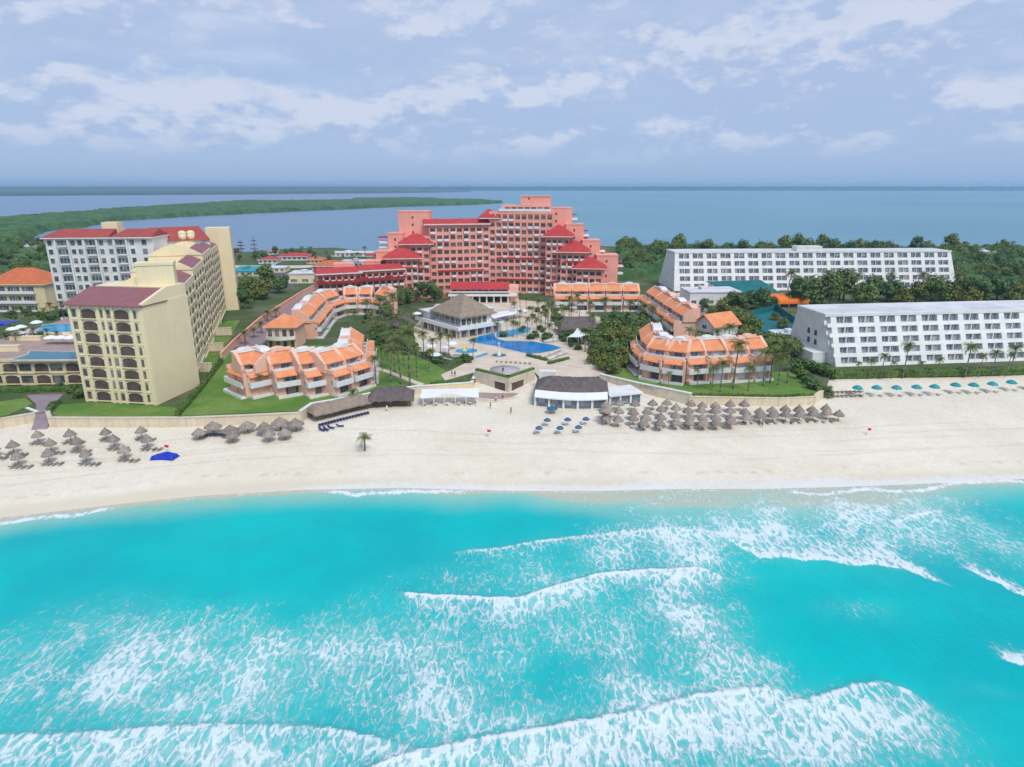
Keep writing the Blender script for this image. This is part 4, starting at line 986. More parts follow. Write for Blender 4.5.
def left_low():
    A, B = G(-60, 386, Z), G(82, 384.5, Z)
    zt = 7.3
    r = E('podium_building', 'low cream podium with arched openings carrying pools beside the cream hotel', 'podium', (A[0], A[1], Z))
    wall = MB(); W_ = Wins(); Ln = wall.at(A, B, Z); M = wall.M.copy(); wall.box(0, Ln, 0, 62, 0, zt); wall.box(-.2, Ln + .1, -.35, 0, zt - .5, zt + .35); wall.box(-.2, Ln, -.25, 0, 3.35, 3.6)
    for k in range(2):
        for i in range(5):
            x = Ln * (.08 + i * .22); W_.add(M, 0, x, -.01, .5 + 3.4 * k, 'arch', Ln * .095, 2.4)
            for dx in (.085, .125): W_.add(M, 0, x + Ln * dx, -.01, .8 + 3.4 * k, 'dark', 1.5, 1.9)
    wall.build('wall', MT['cream_dk'], r); W_.build(r)
    g = MB(); g.M = M; g.box(.2, Ln - .2, .3, 61.7, zt + .002, zt + .15); g.build('roof_deck', MT['deckpink'], r)
    def pool(name, label, pts, z, m, cat='pool'):
        P = PG(pts, z); e = E(name, label, cat, (P[0][0], P[0][1], z))
        cx = sum(p[0] for p in P) / len(P); cy = sum(p[1] for p in P) / len(P)
        big = [(cx + (p[0] - cx) * 1.03 + (.5 if p[0] > cx else -.5), cy + (p[1] - cy) * 1.03 + (.5 if p[1] > cy else -.5)) for p in P]
        g = MB(); g.prism(big, z - .3, z + .12); g.build('coping', MT['stone'], e)
        g = MB(); g.prism(P, z - .2, z + .16); g.build('pool_water', m, e)
        return e
    pool('swimming_pool', 'teal pool along the edge of the cream podium roof', [(12, 360), (78, 359.5), (76, 352), (30, 351.5), (28, 355)], Z + zt + .2, MT['pool_teal'])
    pool('swimming_pool', 'bright aqua pool behind the teal one on the podium', [(35, 333), (74, 332), (72, 324), (44, 325)], Z + zt + .2, MT['pool_lt'])
    # planting and walls on the podium
    p0 = G3(2, 332, Z + zt + .1)
    e = E('shade_awning', 'dark blue shade awning on posts at the far left edge', 'awning', p0)
    g = MB(); g.prism([(p0[0] - 6, p0[1]), (p0[0] + 2.6, p0[1]), (p0[0] + 2.6, p0[1] + 5), (p0[0] - 6, p0[1] + 5)], p0[2] + 2.6, p0[2] + 2.75)
    g.hexa([(p0[0] - 6, p0[1] - .1, p0[2] + 2.0), (p0[0] + 2.6, p0[1] - .1, p0[2] + 2.0), (p0[0] + 2.6, p0[1], p0[2] + 2.0), (p0[0] - 6, p0[1], p0[2] + 2.0)], [(p0[0] - 6, p0[1] - .1, p0[2] + 2.6), (p0[0] + 2.6, p0[1] - .1, p0[2] + 2.6), (p0[0] + 2.6, p0[1], p0[2] + 2.6), (p0[0] - 6, p0[1], p0[2] + 2.6)]); g.build('awning_cloth', MT['blue'], e)
    for dx in (-5.8, 2.4):
        g = MB(); g.tube((p0[0] + dx, p0[1] + .2, p0[2]), (p0[0] + dx, p0[1] + .2, p0[2] + 2.6), .07, .07, 6); g.build('post', MT['rail'], e)
    o_ = G(0, 356, Z + zt + .1)
    for i, (px, py, hgt_, wd_) in enumerate(((-10, 352, 1.6, 8), (10, 341, 1.2, 9), (30, 337.5, 1.0, 12), (62, 338.5, 1.0, 9))):
        c_ = G(px, py, Z + zt + .1); q = MB(); q.at(c_, (c_[0] + 1, c_[1] + .05), Z + zt + .1); q.box(0, wd_, 0, 1.3, 0, hgt_); q.box(-.1, wd_ + .1, -.1, 1.4, hgt_, hgt_ + .2)
        tag(q.build('planter_wall', MT['cream']), 'cream planter wall on the podium roof, ' + nth(i, 4), 'planter', 'planter walls on the podium')
    # villa with terracotta roof further back
    A, B = (XA(-12, 285, 8), 285), (XA(47, 285, 8), 285)
    r = E('terracotta_villa', 'cream villa with terracotta hip roof and white balconies at the far left', 'villa', (A[0], A[1], Z))
    g = MB(); Ln = g.at(A, B, Z); M = g.M.copy(); zt = ZA(285, 285) - Z; g.box(0, Ln, 0, 18, 0, zt); g.build('wall', MT['cream_dk'], r)
    g = MB(); g.M = M; hip(g, 0, Ln, 0, 18, zt + .4, ZA(269, 292) - Z - zt, 1.0); g.build('roof', [MT['terracotta'], MT['cream']], r)
    w = Wins()
    for k in range(3):
        g = MB(); g.M = M; z = zt - 4.2 * (k + 1) + .6; g.box(3, Ln - 4, -1.4, 0, z - .2, z); g.box(3, Ln - 4, -1.4, -1.25, z, z + 1.1); g.build('balcony', MT['rail'], r)
        for i in range(3): w.add(M, 0, 3 + (Ln - 7) * (i + .5) / 3, -.01, z + .2, 'plain', (Ln - 7) / 3 - 1.2, 2.6)
    w.build(r)
    # cross walls between the small gardens beside the wing
    for i, (a, b, c, d) in enumerate(((198, 336, 232, 335), (189, 352, 224, 351), (182, 372, 212, 372))):
        A, B = G(a, b, Z), G(c, d, Z); e = MB(); Ln = e.at(A, B, Z); e.box(0, Ln, 0, .5, 0, 2.6); e.box(-.1, Ln + .1, -.1, .6, 2.6, 2.8)
        o = e.build('garden_wall', MT['tanwall']); tag(o, ['cream cross wall between garden strips, farthest up the slope', 'cream cross wall between garden strips, middle of three', 'cream cross wall between garden strips, nearest the beach'][i], 'wall', 'garden cross walls')
    for a in ([(186, 371), (212, 371), (222, 353), (192, 353)], [(193, 351), (222, 350), (232, 337), (200, 337)], [(200, 335), (232, 334), (240, 320), (228, 321)]): sheet('lawn', a, MT['lawn'], Z, .03)
    A = G(186, 384, Z); e = E('garden_shed', 'small garden building with red roof at the foot of the cream hotel', 'shed', (A[0], A[1], Z))
    g = MB(); g.at(G(184, 388, Z), G(202, 381, Z), Z); g.box(0, 4.6, 0, 3.4, 0, 2.5); g.build('wall', MT['cream_dk'], e)
    g = MB(); g.at(G(184, 388, Z), G(202, 381, Z), Z); hip(g, 0, 4.6, 0, 3.4, 2.8, 1.1, .5); g.build('roof', [MT['redroof2'], MT['cream']], e)
left_low()

# ================================================================== WHITE HOTELS ON THE RIGHT
def white_hotel(name, label, p0, p1, htot, nfl, nb, depth, batter, endb, loc, roofh=0):
    r = E(name, label, 'hotel', (loc[0], loc[1], Z))
    wall = MB(); W_ = Wins(); Ln = wall.at(p0, p1, Z); M = wall.M.copy(); fh = htot / nfl
    t = lambda z: batter * z / htot
    e = lambda z: endb * z / htot
    # battered ends and back
    wall.hexa([(0, 1.6, 0), (Ln, 1.6, 0), (Ln, depth, 0), (0, depth, 0)], [(e(htot), t(htot) + 1.6, htot), (Ln - e(htot), t(htot) + 1.6, htot), (Ln - e(htot), depth - t(htot), htot), (e(htot), depth - t(htot), htot)])
    wall.box(e(htot) - .3, Ln - e(htot) + .3, t(htot) - .2, depth - t(htot) + .2, htot, htot + .9)
    bw = (Ln - 2 * max(endb, 0) - 2) / nb
    for k in range(nfl):
        z = k * fh; t0, t1, t2 = t(z), t(z + .35 * fh), t(z + fh)
        # sloping spandrel
        wall.hexa([(e(z), t0 - .05, z - .25), (Ln - e(z), t0 - .05, z - .25), (Ln - e(z), t0 + 1.9, z - .25), (e(z), t0 + 1.9, z - .25)],
                  [(e(z), t1, z + .30 * fh), (Ln - e(z), t1, z + .30 * fh), (Ln - e(z), t1 + .25, z + .30 * fh), (e(z), t1 + .25, z + .30 * fh)])
        for i in range(nb + 1):
            x = max(endb, 0) + 1 + i * bw; q = bw * .13
            xa, xb = (0 if i == 0 else x - q), (Ln if i == nb else x + q)
            wall.hexa([(max(xa, e(z)), t1 - .02, z + .28 * fh), (min(xb, Ln - e(z)), t1 - .02, z + .28 * fh), (min(xb, Ln - e(z)), t1 + 2, z + .28 * fh), (max(xa, e(z)), t1 + 2, z + .28 * fh)],
                      [(max(xa, e(z + fh)), t2 - .02, z + fh), (min(xb, Ln - e(z + fh)), t2 - .02, z + fh), (min(xb, Ln - e(z + fh)), t2 + 2, z + fh), (max(xa, e(z + fh)), t2 + 2, z + fh)])
            if i < nb:
                for hx in (.27, .73):
                    xx = x + q + (bw - 2 * q) * hx; W_.add(M, 0, xx, t1 + 1.3, z + .30 * fh, 'blue', (bw - 2 * q) * .46, fh * .55)
                xm = x + bw / 2; wall.box(xm - bw * .025, xm + bw * .025, t1 + .75, t2 + 1.6, z + .28 * fh, z + fh)
    wall.M = None; wall.build('wall', MT['white'], r); W_.build(r)
    g = MB(); g.M = M; g.box(e(htot) + .4, Ln - e(htot) - .4, t(htot) + .6, depth - t(htot) - .6, htot + .4, htot + .95); g.build('roof', MT['white_roof'], r)
    return r, M, Ln
p0, p1 = G(836, 367, Z), G(1170, 356, Z)
r, M, Ln = white_hotel('white_hotel', 'nearer white five storey hotel with sloping ends behind the teal umbrellas', p0, p1, 14.4, 5, 16, 29, 6.5, -1.5, p0)
g = MB(); g.M = M
for i in range(3):
    g.box(-.25 + .02 * i, .6, 8 + 4 * i, 9.6 + 4 * i, .2 + 0 * i, 2.6, 1)
g.box(-5, .4, 5, 22, 0, 3.4, 0)
for t_, z_ in ((11, 4.4), (11, 7.4), (15, 7.4), (15, 4.4)): g.box(-1.5 * z_ / 14.4 - .25, .6, t_, t_ + 1.2, z_, z_ + 1.7, 1)
g.build('end_terrace', [MT['white'], MT['dark']], r)
p0, p1 = G(674, 291, Z), G(957, 289, Z)
r, M, Ln = white_hotel('white_hotel', 'farther long white hotel with battered ends behind the line of green trees', p0, p1, ZA(251, 366) - Z, 5, 20, 32, 8.0, 1.5, p0)
g = MB(); g.M = M; zt = ZA(251, 362) - Z; g.box(Ln * .44, Ln * .53, 9, 15, zt, zt + 3.0); g.build('roof_house', MT['white'], r)
#@@MORE
# ================================================================== GROUND COVER, PATHS, WALLS
sheet('lawn', [(180, 416), (302, 410.5), (314, 403.5), (347, 398), (387, 390.7), (421, 386), (440, 383.5), (448, 372), (430, 362), (405, 352), (372, 345), (300, 345), (258, 352), (232, 350)], MT['lawn'], Z, .03)
sheet('lawn', [(606, 373.5), (590, 350), (640, 345), (770, 372), (800, 372), (819, 391), (812, 396), (780, 397.5), (692, 396), (640, 385.5)], MT['lawn'], Z, .03)
sheet('lawn', [(52, 414), (60, 405), (95, 402), (160, 406), (178, 408), (174, 417.5), (60, 416.5)], MT['lawn'], Z, .03)
sheet('lawn', [(-2, 402), (25, 398), (33, 404), (5, 416), (-60, 426), (-60, 405)], MT['lawn'], Z, .03)
sheet('path', [(26, 395), (64, 394), (50, 407), (50, 411.5), (36, 413.5), (36, 404)], MT['mauvepave'], Z, .045)
sheet('path', [(371, 366.5), (376, 366), (425, 384), (420, 386)], MT['stone'], Z, .05)
sheet('driveway', [(232, 346), (262, 318), (300, 292), (324, 290.5), (300, 318), (272, 334), (255, 352)], MT['mauvepave'], Z, .045)
sheet('driveway', [(690, 337), (715, 345), (760, 352), (775, 349), (745, 330), (700, 305), (680, 296), (670, 300)], MT['mauvepave'], Z, .045)
sheet('pool_deck', [(416, 346), (413, 328), (436, 304), (520, 300), (562, 304), (602, 318), (604, 340), (592, 352), (607, 372), (600, 376.5), (541, 379), (534, 371), (508, 379.3), (476, 372), (445, 380.5), (441, 375), (466, 363), (470, 357), (436, 352)], MT['deck'], Z, .06)
sheet('forecourt', [(640, 302), (760, 302), (780, 290), (790, 285), (690, 290)], MT['stone'], Z, .03)
sheet('court', [(752, 318), (775, 312), (800, 330), (801, 345), (782, 344), (760, 332)], MT['teal_net'], Z, .9)

def wall_along(name, label, pts, z0, z1, th, m, cap=None, cat='wall', z=Z, group=None):
    P = PG(pts, z); e = E(name, label, cat, (P[0][0], P[0][1], z0), group)
    g = MB(); c = MB()
    for i in range(len(P) - 1):
        a, b = Vector(P[i]), Vector(P[i + 1]); d = (b - a).normalized() * (th * .45)
        Ln = g.at(a - d, b + d); g.box(0, Ln, -th / 2, th / 2, z0 + .002 * i, z1 - .003 * (i % 2))
        if cap: c.at(a - d, b + d); c.box(0, Ln, -th / 2 - .12, th / 2 + .12, z1 - .05, z1 + .16 + .004 * (i % 2))
    g.build('wall_face', m, e)
    if cap: c.build('coping', cap, e)
    return e
wall_along('retaining_wall', 'cream retaining wall along the lawn in front of the cream hotel', [(48, 413), (50, 419), (110, 419.3), (176, 419)], .6, Z + .35, .7, MT['tanwall'], MT['stone'])
wall_along('retaining_wall', 'pale wall holding the villa lawn behind the short palapa row', [(176.5, 419), (240, 416.6), (300, 413.7)], .6, Z + .25, .7, MT['tanwall'], MT['stone'])
wall_along('retaining_wall', 'white topped wall stepping along behind the thatched lounger huts', [(301, 413.5), (312, 406), (345, 400.5), (385, 393), (420, 388)], .6, Z + .7, .7, MT['stone'], MT['white'])
wall_along('retaining_wall', 'straight yellow cream wall behind the white canopy', [(421, 387.8), (472, 384), (476, 374)], .6, Z + .5, .7, MT['cream_dk'], MT['white'])
wall_along('retaining_wall', 'curved pale wall between the beach club and the right lawn', [(601, 377.5), (638, 386.3), (664, 391.5), (690, 397)], .6, Z + 1.0, .7, MT['stone'], MT['white'])
wall_along('retaining_wall', 'low sandy wall along the right lawn behind the big palapa cluster', [(690.5, 397.3), (780, 398.7), (814, 397.2), (824, 390)], .6, Z + .2, .7, MT['tanwall'], MT['tanwall'])
wall_along('retaining_wall', 'pale wall under the lawn at the far left edge of the beach', [(-160, 432), (0, 420.3), (34, 414.5)], .6, Z + .35, .7, MT['tanwall'], MT['stone'])
wall_along('boundary_wall', 'long salmon boundary wall climbing from the lawn to the low red roofed wing', [(222, 361), (234, 348), (262, 323), (300, 298), (320, 287)], Z - .5, Z + 2.6, .5, MT['pinkv'], MT['pink'])
e = E('beach_stair', 'small pale stair and planter beside the mauve path at far left', 'stair', G3(24, 418, 2.2))
for i in range(5):
    g = MB(); g.at(G(18, 421, 2.2), G(32, 417, 2.2), 1.2); g.box(0, 4.5, -.4 - .5 * i, 3.2, 0, 2.6 - .5 * i); g.build('step', MT['stone'], e)
g = MB(); g.at(G(33, 416, 2.5), G(37, 415, 2.5), 1.2); g.box(-.3, .5, -2.6, 3, 0, 3.0); g.build('side_wall', MT['white'], e)
P = PG([(36, 414), (50, 412.5)], Z); Q = PG([(31, 431), (47, 430)], 1.9)
g = MB(); g.hexa([(Q[0][0], Q[0][1], 1.0), (Q[1][0], Q[1][1], 1.0), (P[1][0], P[1][1], 1.0), (P[0][0], P[0][1], 1.0)], [(Q[0][0], Q[0][1], 1.95), (Q[1][0], Q[1][1], 1.95), (P[1][0], P[1][1], Z + .02), (P[0][0], P[0][1], Z + .02)]); g.build('beach_ramp', MT['mauvepave'], kind='structure')

# ================================================================== POOLS AND THE CENTRE OF THE RESORT
DZ = Z + .06
def pool(name, label, pts, m, raw=None, cat='pool', lip=.55):
    P = raw or PG(pts, DZ); cx = sum(p[0] for p in P) / len(P); cy = sum(p[1] for p in P) / len(P)
    e = E(name, label, cat, (cx, cy, DZ))
    n = len(P); big = []
    a = sum(P[i][0] * P[(i + 1) % n][1] - P[(i + 1) % n][0] * P[i][1] for i in range(n))
    if a < 0: P = P[::-1]
    for i in range(n):
        d0 = (Vector(P[i]) - Vector(P[i - 1])).normalized(); d1 = (Vector(P[(i + 1) % n]) - Vector(P[i])).normalized()
        nn = (Vector((d0.y, -d0.x)) + Vector((d1.y, -d1.x))); nn = nn.normalized() * lip if nn.length > .1 else nn
        big.append((P[i][0] + nn.x, P[i][1] + nn.y))
    g = MB()
    for i in range(n):
        j = (i + 1) % n
        g.hexa([(P[i][0], P[i][1], DZ - .3), (big[i][0], big[i][1], DZ - .3), (big[j][0], big[j][1], DZ - .3), (P[j][0], P[j][1], DZ - .3)], [(P[i][0], P[i][1], DZ + .14), (big[i][0], big[i][1], DZ + .14), (big[j][0], big[j][1], DZ + .14), (P[j][0], P[j][1], DZ + .14)])
    g.build('coping', MT['stone'], e)
    g = MB(); g.prism(P, DZ - .2, DZ + .05); g.build('pool_water', m, e)
    return e
def ell(px, py, rx, n=24, k=1.0):
    c = G(px, py, DZ); r = G(px + rx, py, DZ)[0] - c[0]
    return [(c[0] + r * math.cos(2 * math.pi * i / n), c[1] + r * k * math.sin(2 * math.pi * i / n)) for i in range(n)]
pool('swimming_pool', 'big deep blue main pool with pointed right end', [(467, 341), (480, 336), (494, 333), (496, 339), (505, 341), (532, 341.5), (552, 345), (562, 348), (553, 351), (540, 353.5), (528, 354), (512, 350.5), (496, 346.5), (484, 344.5)], MT['pool'])
pool('swimming_pool', 'lighter blue upper pool behind the palms of the main pool', [(496.5, 332), (512, 330), (524, 326.5), (531, 328), (529, 333), (516, 335), (506, 338), (498, 338)], MT['pool_lt'])
pool('paddling_pool', 'round blue paddling pool with a small yellow slide island', None, MT['pool_lt'], ell(466.5, 351, 11, k=.95))
c = G3(464.5, 350.5, DZ); e = E('pool_slide', 'small yellow slide island in the round paddling pool', 'pool slide', c)
g = MB(); g.lathe([(.9, -.2), (.9, .5), (.3, .7), (.25, 1.9), (.02, 2.1)], 10, c); g.build('slide_tower', mat('yellow_plastic', (.72, .60, .16), None, rough=.5), e)
g = MB(); g.hexa([(c[0] + .2, c[1] - .3, c[2] + 1.2), (c[0] + .4, c[1] - .3, c[2] + 1.2), (c[0] + 1.7, c[1] - .3, c[2] + .1), (c[0] + 1.5, c[1] - .3, c[2] + .1)][::1], [(c[0] + .2, c[1] + .3, c[2] + 1.2), (c[0] + .4, c[1] + .3, c[2] + 1.2), (c[0] + 1.7, c[1] + .3, c[2] + .1), (c[0] + 1.5, c[1] + .3, c[2] + .1)]); g.build('slide_chute', MT['plastic'], e)
pool('splash_pool', 'small round splash pool with a white fountain in the paving', None, MT['pool_teal'], ell(499, 355.5, 7.5, k=.9), 'splash pool')
c = G3(499, 355.5, DZ); e = E('fountain', 'tall thin white fountain standing in the small splash pool', 'fountain', c)
g = MB(); g.lathe([(.7, 0), (.7, .5), (.35, .8), (.2, 3.8), (.45, 4.0), (.02, 4.3)], 12, c); g.build('fountain_column', MT['white'], e)
pool('raised_pool', 'small blue raised pool beside the white sunshade at the restaurant', [(488, 317.5), (500, 313), (511, 314), (505, 319)], MT['pool'])
pool('dry_basin', 'pale empty basin with a dark stone rim above the beach club', [(552, 362.5), (566, 360.5), (583, 357.5), (590, 360), (590, 366), (582, 368), (570, 366)], MT['stone'], cat='basin')

def restaurant():
    A, B = G(424, 328, Z), G(459, 338.5, Z)
    d_ = (Vector(B) - Vector(A)).normalized(); C_ = (B[0] - d_.y * 18.5, B[1] + d_.x * 18.5)
    r = E('thatched_restaurant', 'two storey white restaurant with steep tan hip roof beside the pool', 'restaurant', (B[0], B[1], Z))
    W_ = Wins(); g = MB()
    La = g.at(A, B, Z); Ma = g.M.copy(); dep = (Vector(C_) - Vector(B)).length
    g.box(0, La, 0, dep, 0, 3.1); g.box(3.2, La - 3.2, 3.2, dep - 1, 3.1, 6.8); g.box(-.02 - 5, -.02, 3, dep, 0, 6.0); g.build('wall', MT['white'], r)
    Lb = g.at(B, C_, Z); Mb = g.M.copy()
    for Mx, Lx in ((Ma, La), (Mb, Lb)):
        n = 5
        for i in range(n):
            W_.add(Mx, 0, Lx * (i + .5) / n, -.03, .3, 'dark', Lx / n - 1.0, 2.4); W_.add(Mx, 0, 3.2 + (Lx - 6.4) * (i + .5) / n, 3.17, 3.9, 'dark', (Lx - 6.4) / n - .7, 2.1)
    for Mx, Lx in ((Ma, La), (Mb, Lb)):
        g = MB(); g.M = Mx; g.box(-1.4 if Mx is Mb else -4, Lx + 1.4, -1.4, 3.1 if Mx is Ma else 3.08, 2.95, 3.3 if Mx is Ma else 3.28); g.box(-1.4 if Mx is Mb else -4, Lx + 1.4, -1.4, -1.25, 3.29, 4.3); g.build('balcony', MT['rail'], r)
    for Mx, Lx in ((Ma, La), (Mb, Lb)):
        for i in range(6):
            g = MB(); g.M = Mx; g.box(Lx * i / 5 - .2, Lx * i / 5 + .2, -1.2, -.8, 0, 2.94); g.build('column', MT['stone'], r)
    g = MB(); g.M = Ma; hip(g, 3.2, La - 3.2, 3.2, dep - 1, 7.15, 6.6, 1.5); g.build('roof', [MT['thatch_tan'], MT['thatch_tan']], r)
    g = MB(); g.M = Ma; g.box(-6, 1.2, 1.5, dep + .3, 6.05, 6.5); g.box(-9.2, La * .4, dep + 1.8, dep + 9, 0, 6.0); g.box(-9.6, La * .42, dep + 1.5, dep + 9.4, 6.02, 6.4); g.build('flat_roof', MT['white_roof'], r)
    W_.build(r)
    # open white sunshade roof to the right
    p = G3(500, 321, DZ); e = E('sunshade', 'long white sunshade roof on posts behind the main pool', 'sunshade', p)
    q0, q1 = G(492, 324.5, DZ), G(526, 317, DZ)
    g = MB(); Ls = g.at(q0, q1, DZ); g.box(0, Ls, 0, 4.5, 3.0, 3.2); g.hexa([(0, -1, 2.6), (Ls, -1, 2.6), (Ls, -.05, 2.95), (0, -.05, 2.95)], [(0, -1, 2.7), (Ls, -1, 2.7), (Ls, -.05, 3.1), (0, -.05, 3.1)]); g.build('shade_roof', MT['canvas'], e)
    for i in range(5):
        g = MB(); g.at(q0, q1, DZ); g.tube((Ls * (i + .1) / 4.2, .2, 0), (Ls * (i + .1) / 4.2, .2, 3.0), .12, .12, 6); g.build('post', MT['rail'], e)
restaurant()

def thatch_hut(name, label, p0, p1, depth, eave, ridge, z, m='thatch_dk', cat='hut', curve=0.0, over=.9):
    """open hut: posts, hipped thatch with a ragged eave"""
    r = E(name, label, cat, (p0[0], p0[1], z)); g = MB(); Ln = g.at(p0, p1, z); M = g.M.copy()
    n = max(8, int(Ln / .8)); f = lambda s: -curve * math.sin(math.pi * min(1, max(0, s / Ln)))
    rows = ((-over, eave - .35), (depth * .2, lerp(eave, ridge, .42)), (depth * .5, ridge), (depth * .8, lerp(eave, ridge, .42)), (depth + over, eave - .35))
    vs = []; fs = []
    for j, (t, z_) in enumerate(rows):
        ins = (0, .45, 1, .45, 0)[j] * depth * .38
        for i in range(n + 1):
            s_ = lerp(-over + ins, Ln + over - ins, i / n); vs.append((s_, t + f(s_) + uni(-.12, .12), z_ + uni(-.10, .10)))
    for j in range(4):
        for i in range(n): a = j * (n + 1) + i; fs.append((a, a + 1, a + n + 2, a + n + 1))
    g.add(vs, fs, 0, True)
    k = (n + 1)
    g.add([vs[i * k] for i in range(5)], [(4, 3, 2, 1, 0)]); g.add([vs[i * k + n] for i in range(5)], [(0, 1, 2, 3, 4)])
    # hanging fringe
    for i in range(n):
        a, b = Vector(vs[i]), Vector(vs[i + 1]); g.add([a, b, b - Vector((0, .03, uni(.2, .45))), a - Vector((0, .03, uni(.2, .45)))], [(0, 1, 2, 3)])
    g.build('thatch_roof', MT[m], r)
    np_ = max(2, int(Ln / 4) + 1)
    for i in range(np_):
        for t in (.4, depth - .4):
            s_ = lerp(.3, Ln - .3, i / (np_ - 1)); gg = MB(); gg.M = M; gg.tube((s_, t + f(s_), -.3), (s_, t + f(s_), eave + .1), .13, .11, 7); gg.build('post', MT['wood'], r)
    return r, M, Ln
r, M, Ln = thatch_hut('lounger_hut', 'long tan thatched lounger shelter slanting along the white wall', G(317, 421.5, 2.0), G(369, 409, 2.0), 4.2, 2.4, 3.9, 1.9, 'thatch_tan', 'shelter')
r, M, Ln = thatch_hut('thatched_bar', 'dark thatched beach bar between the slanting shelter and the white canopy', G(371, 408.5, 2.0), G(411, 407, 2.0), 6.5, 2.7, 4.9, 1.9, 'thatch_dk', 'beach bar')
g = MB(); g.M = M; g.box(1, Ln - 1, 1.2, 1.8, -.2, 1.15); g.build('bar_counter', MT['wood'], r)
g = MB(); g.M = M; g.box(1.5, Ln - 1.5, 5.4, 5.7, -.2, 2.6); g.build('back_wall', MT['tanwall'], r)
thatch_hut('pool_palapa', 'wide dark thatched palapa among the trees right of the pools', G(562, 335.5, DZ), G(598, 334.5, DZ), 9, 2.8, 6.2, DZ, 'thatch_dk', 'palapa', over=1.3)
thatch_hut('pool_palapa', 'small dark thatched palapa left of the tan roofed restaurant', G(396, 331, Z), G(414, 329, Z), 6, 2.6, 4.8, Z, 'thatch_dk', 'palapa')

def beach_club():
    p0, p1 = G(535, 403.5, 1.9), G(607, 406, 1.9)
    r, M, Ln = thatch_hut('beach_club', 'beach club with long dark thatch roof over a curved white awning and glass front', p0, p1, 11, 3.9, 6.8, 1.7, 'thatch_dk', 'beach club', curve=1.6, over=.3)
    n = 22; f = lambda s: -1.6 * math.sin(math.pi * min(1, max(0, s / Ln)))
    g = MB(); g.M = M
    for i in range(n):
        a, b = Ln * i / n, Ln * (i + 1) / n
        g.hexa([(a, -2.9 + f(a), 3.0), (b, -2.9 + f(b), 3.0), (b, .3 + f(b), 3.8), (a, .3 + f(a), 3.8)], [(a, -2.9 + f(a), 3.15), (b, -2.9 + f(b), 3.15), (b, .3 + f(b), 4.0), (a, .3 + f(a), 4.0)])
        g.hexa([(a, -2.92 + f(a), 2.85), (b, -2.92 + f(b), 2.85), (b, -2.85 + f(b), 2.85), (a, -2.85 + f(a), 2.85)], [(a, -2.92 + f(a), 3.1), (b, -2.92 + f(b), 3.1), (b, -2.85 + f(b), 3.1), (a, -2.85 + f(a), 3.1)])
    g.build('awning', MT['canvas'], r)
    for i in range(6):
        s_ = Ln * (i + .06) / 5.12; g = MB(); g.M = M; g.box(s_ - .28, s_ + .28, -2.3 + f(s_), -1.75 + f(s_), 0, 3.1); g.build('column', MT['white'], r)
    for i in range(5):
        a, b = Ln * (i + .06) / 5.12 + .35, Ln * (i + 1.06) / 5.12 - .35
        g = MB(); g.M = M; g.quad((a, -1.9 + f(a), .5), (b, -1.9 + f(b), .5), (b, -1.9 + f(b), 3.0), (a, -1.9 + f(a), 3.0)); g.build('glass_panel', MT['glass_blue'], r)
    g = MB(); g.M = M; g.box(.2, Ln - .2, -1.6, 10, 0, .5); g.build('plinth', MT['stone'], r)
    q0, q1 = G(608, 405.5, 1.9), G(639, 402, 1.9)
    g = MB(); L2 = g.at(q0, q1, 1.7); M2 = g.M.copy(); g.box(-.3, L2 + .4, -1.4, 6, 2.9, 3.3); g.build('flat_roof', MT['white'], r)
    for i in range(4):
        g = MB(); g.M = M2; x = L2 * i / 3; g.box(x - .25, x + .25, -1, -.5, 0, 2.9); g.build('column', MT['white'], r)
    for i in range(3):
        g = MB(); g.M = M2; a, b = L2 * i / 3 + .3, L2 * (i + 1) / 3 - .3; g.quad((a, -.7, .5), (b, -.7, .5), (b, -.7, 2.9), (a, -.7, 2.9)); g.build('glass_panel', MT['glass_blue'], r)
    g = MB(); g.M = M2; g.box(0, L2, .0, 5.5, 0, 2.85); g.build('back_room', MT['stone'], r)
    g = MB(); g.M = M; g.box(Ln * .1 - 1.5, Ln * .1 + 3, 9.6, 11.5, 3.2, 6.4); g.build('roof_vent', MT['white'], r)
beach_club()

def white_canopy():
    p0, p1 = G(421, 407.5, 1.9), G(479, 406.5, 1.9)
    r = E('beach_canopy', 'white scalloped canopy over tables in front of the yellow wall', 'canopy', (p0[0], p0[1], 1.9))
    g = MB(); Ln = g.at(p0, p1, 1.9); M = g.M.copy(); n = 24
    fz = lambda s: 2.55 + .75 * math.exp(-((s / Ln - .5) / .24) ** 2); ft = lambda s: 1.2 - 1.6 * abs(math.sin(math.pi * (s / Ln - .5))) ** 1.5 * 0 + 1.3 * math.exp(-((s / Ln - .5) / .2) ** 2)
    for i in range(n):
        a, b = Ln * i / n, Ln * (i + 1) / n
        g.hexa([(a, ft(a) - 1.4, fz(a)), (b, ft(b) - 1.4, fz(b)), (b, 5, 3.3), (a, 5, 3.3)], [(a, ft(a) - 1.4, fz(a) + .1), (b, ft(b) - 1.4, fz(b) + .1), (b, 5, 3.45), (a, 5, 3.45)])
    g.build('canopy_cloth', MT['canvas'], r)
    for i in range(6):
        s_ = Ln * (.04 + .92 * i / 5); gg = MB(); gg.M = M; gg.tube((s_, ft(s_) - 1.2, -.2), (s_, ft(s_) - 1.2, fz(s_)), .09, .09, 7); gg.build('post', MT['rail'], r)
    return M, Ln
CAN_M, CAN_L = white_canopy()

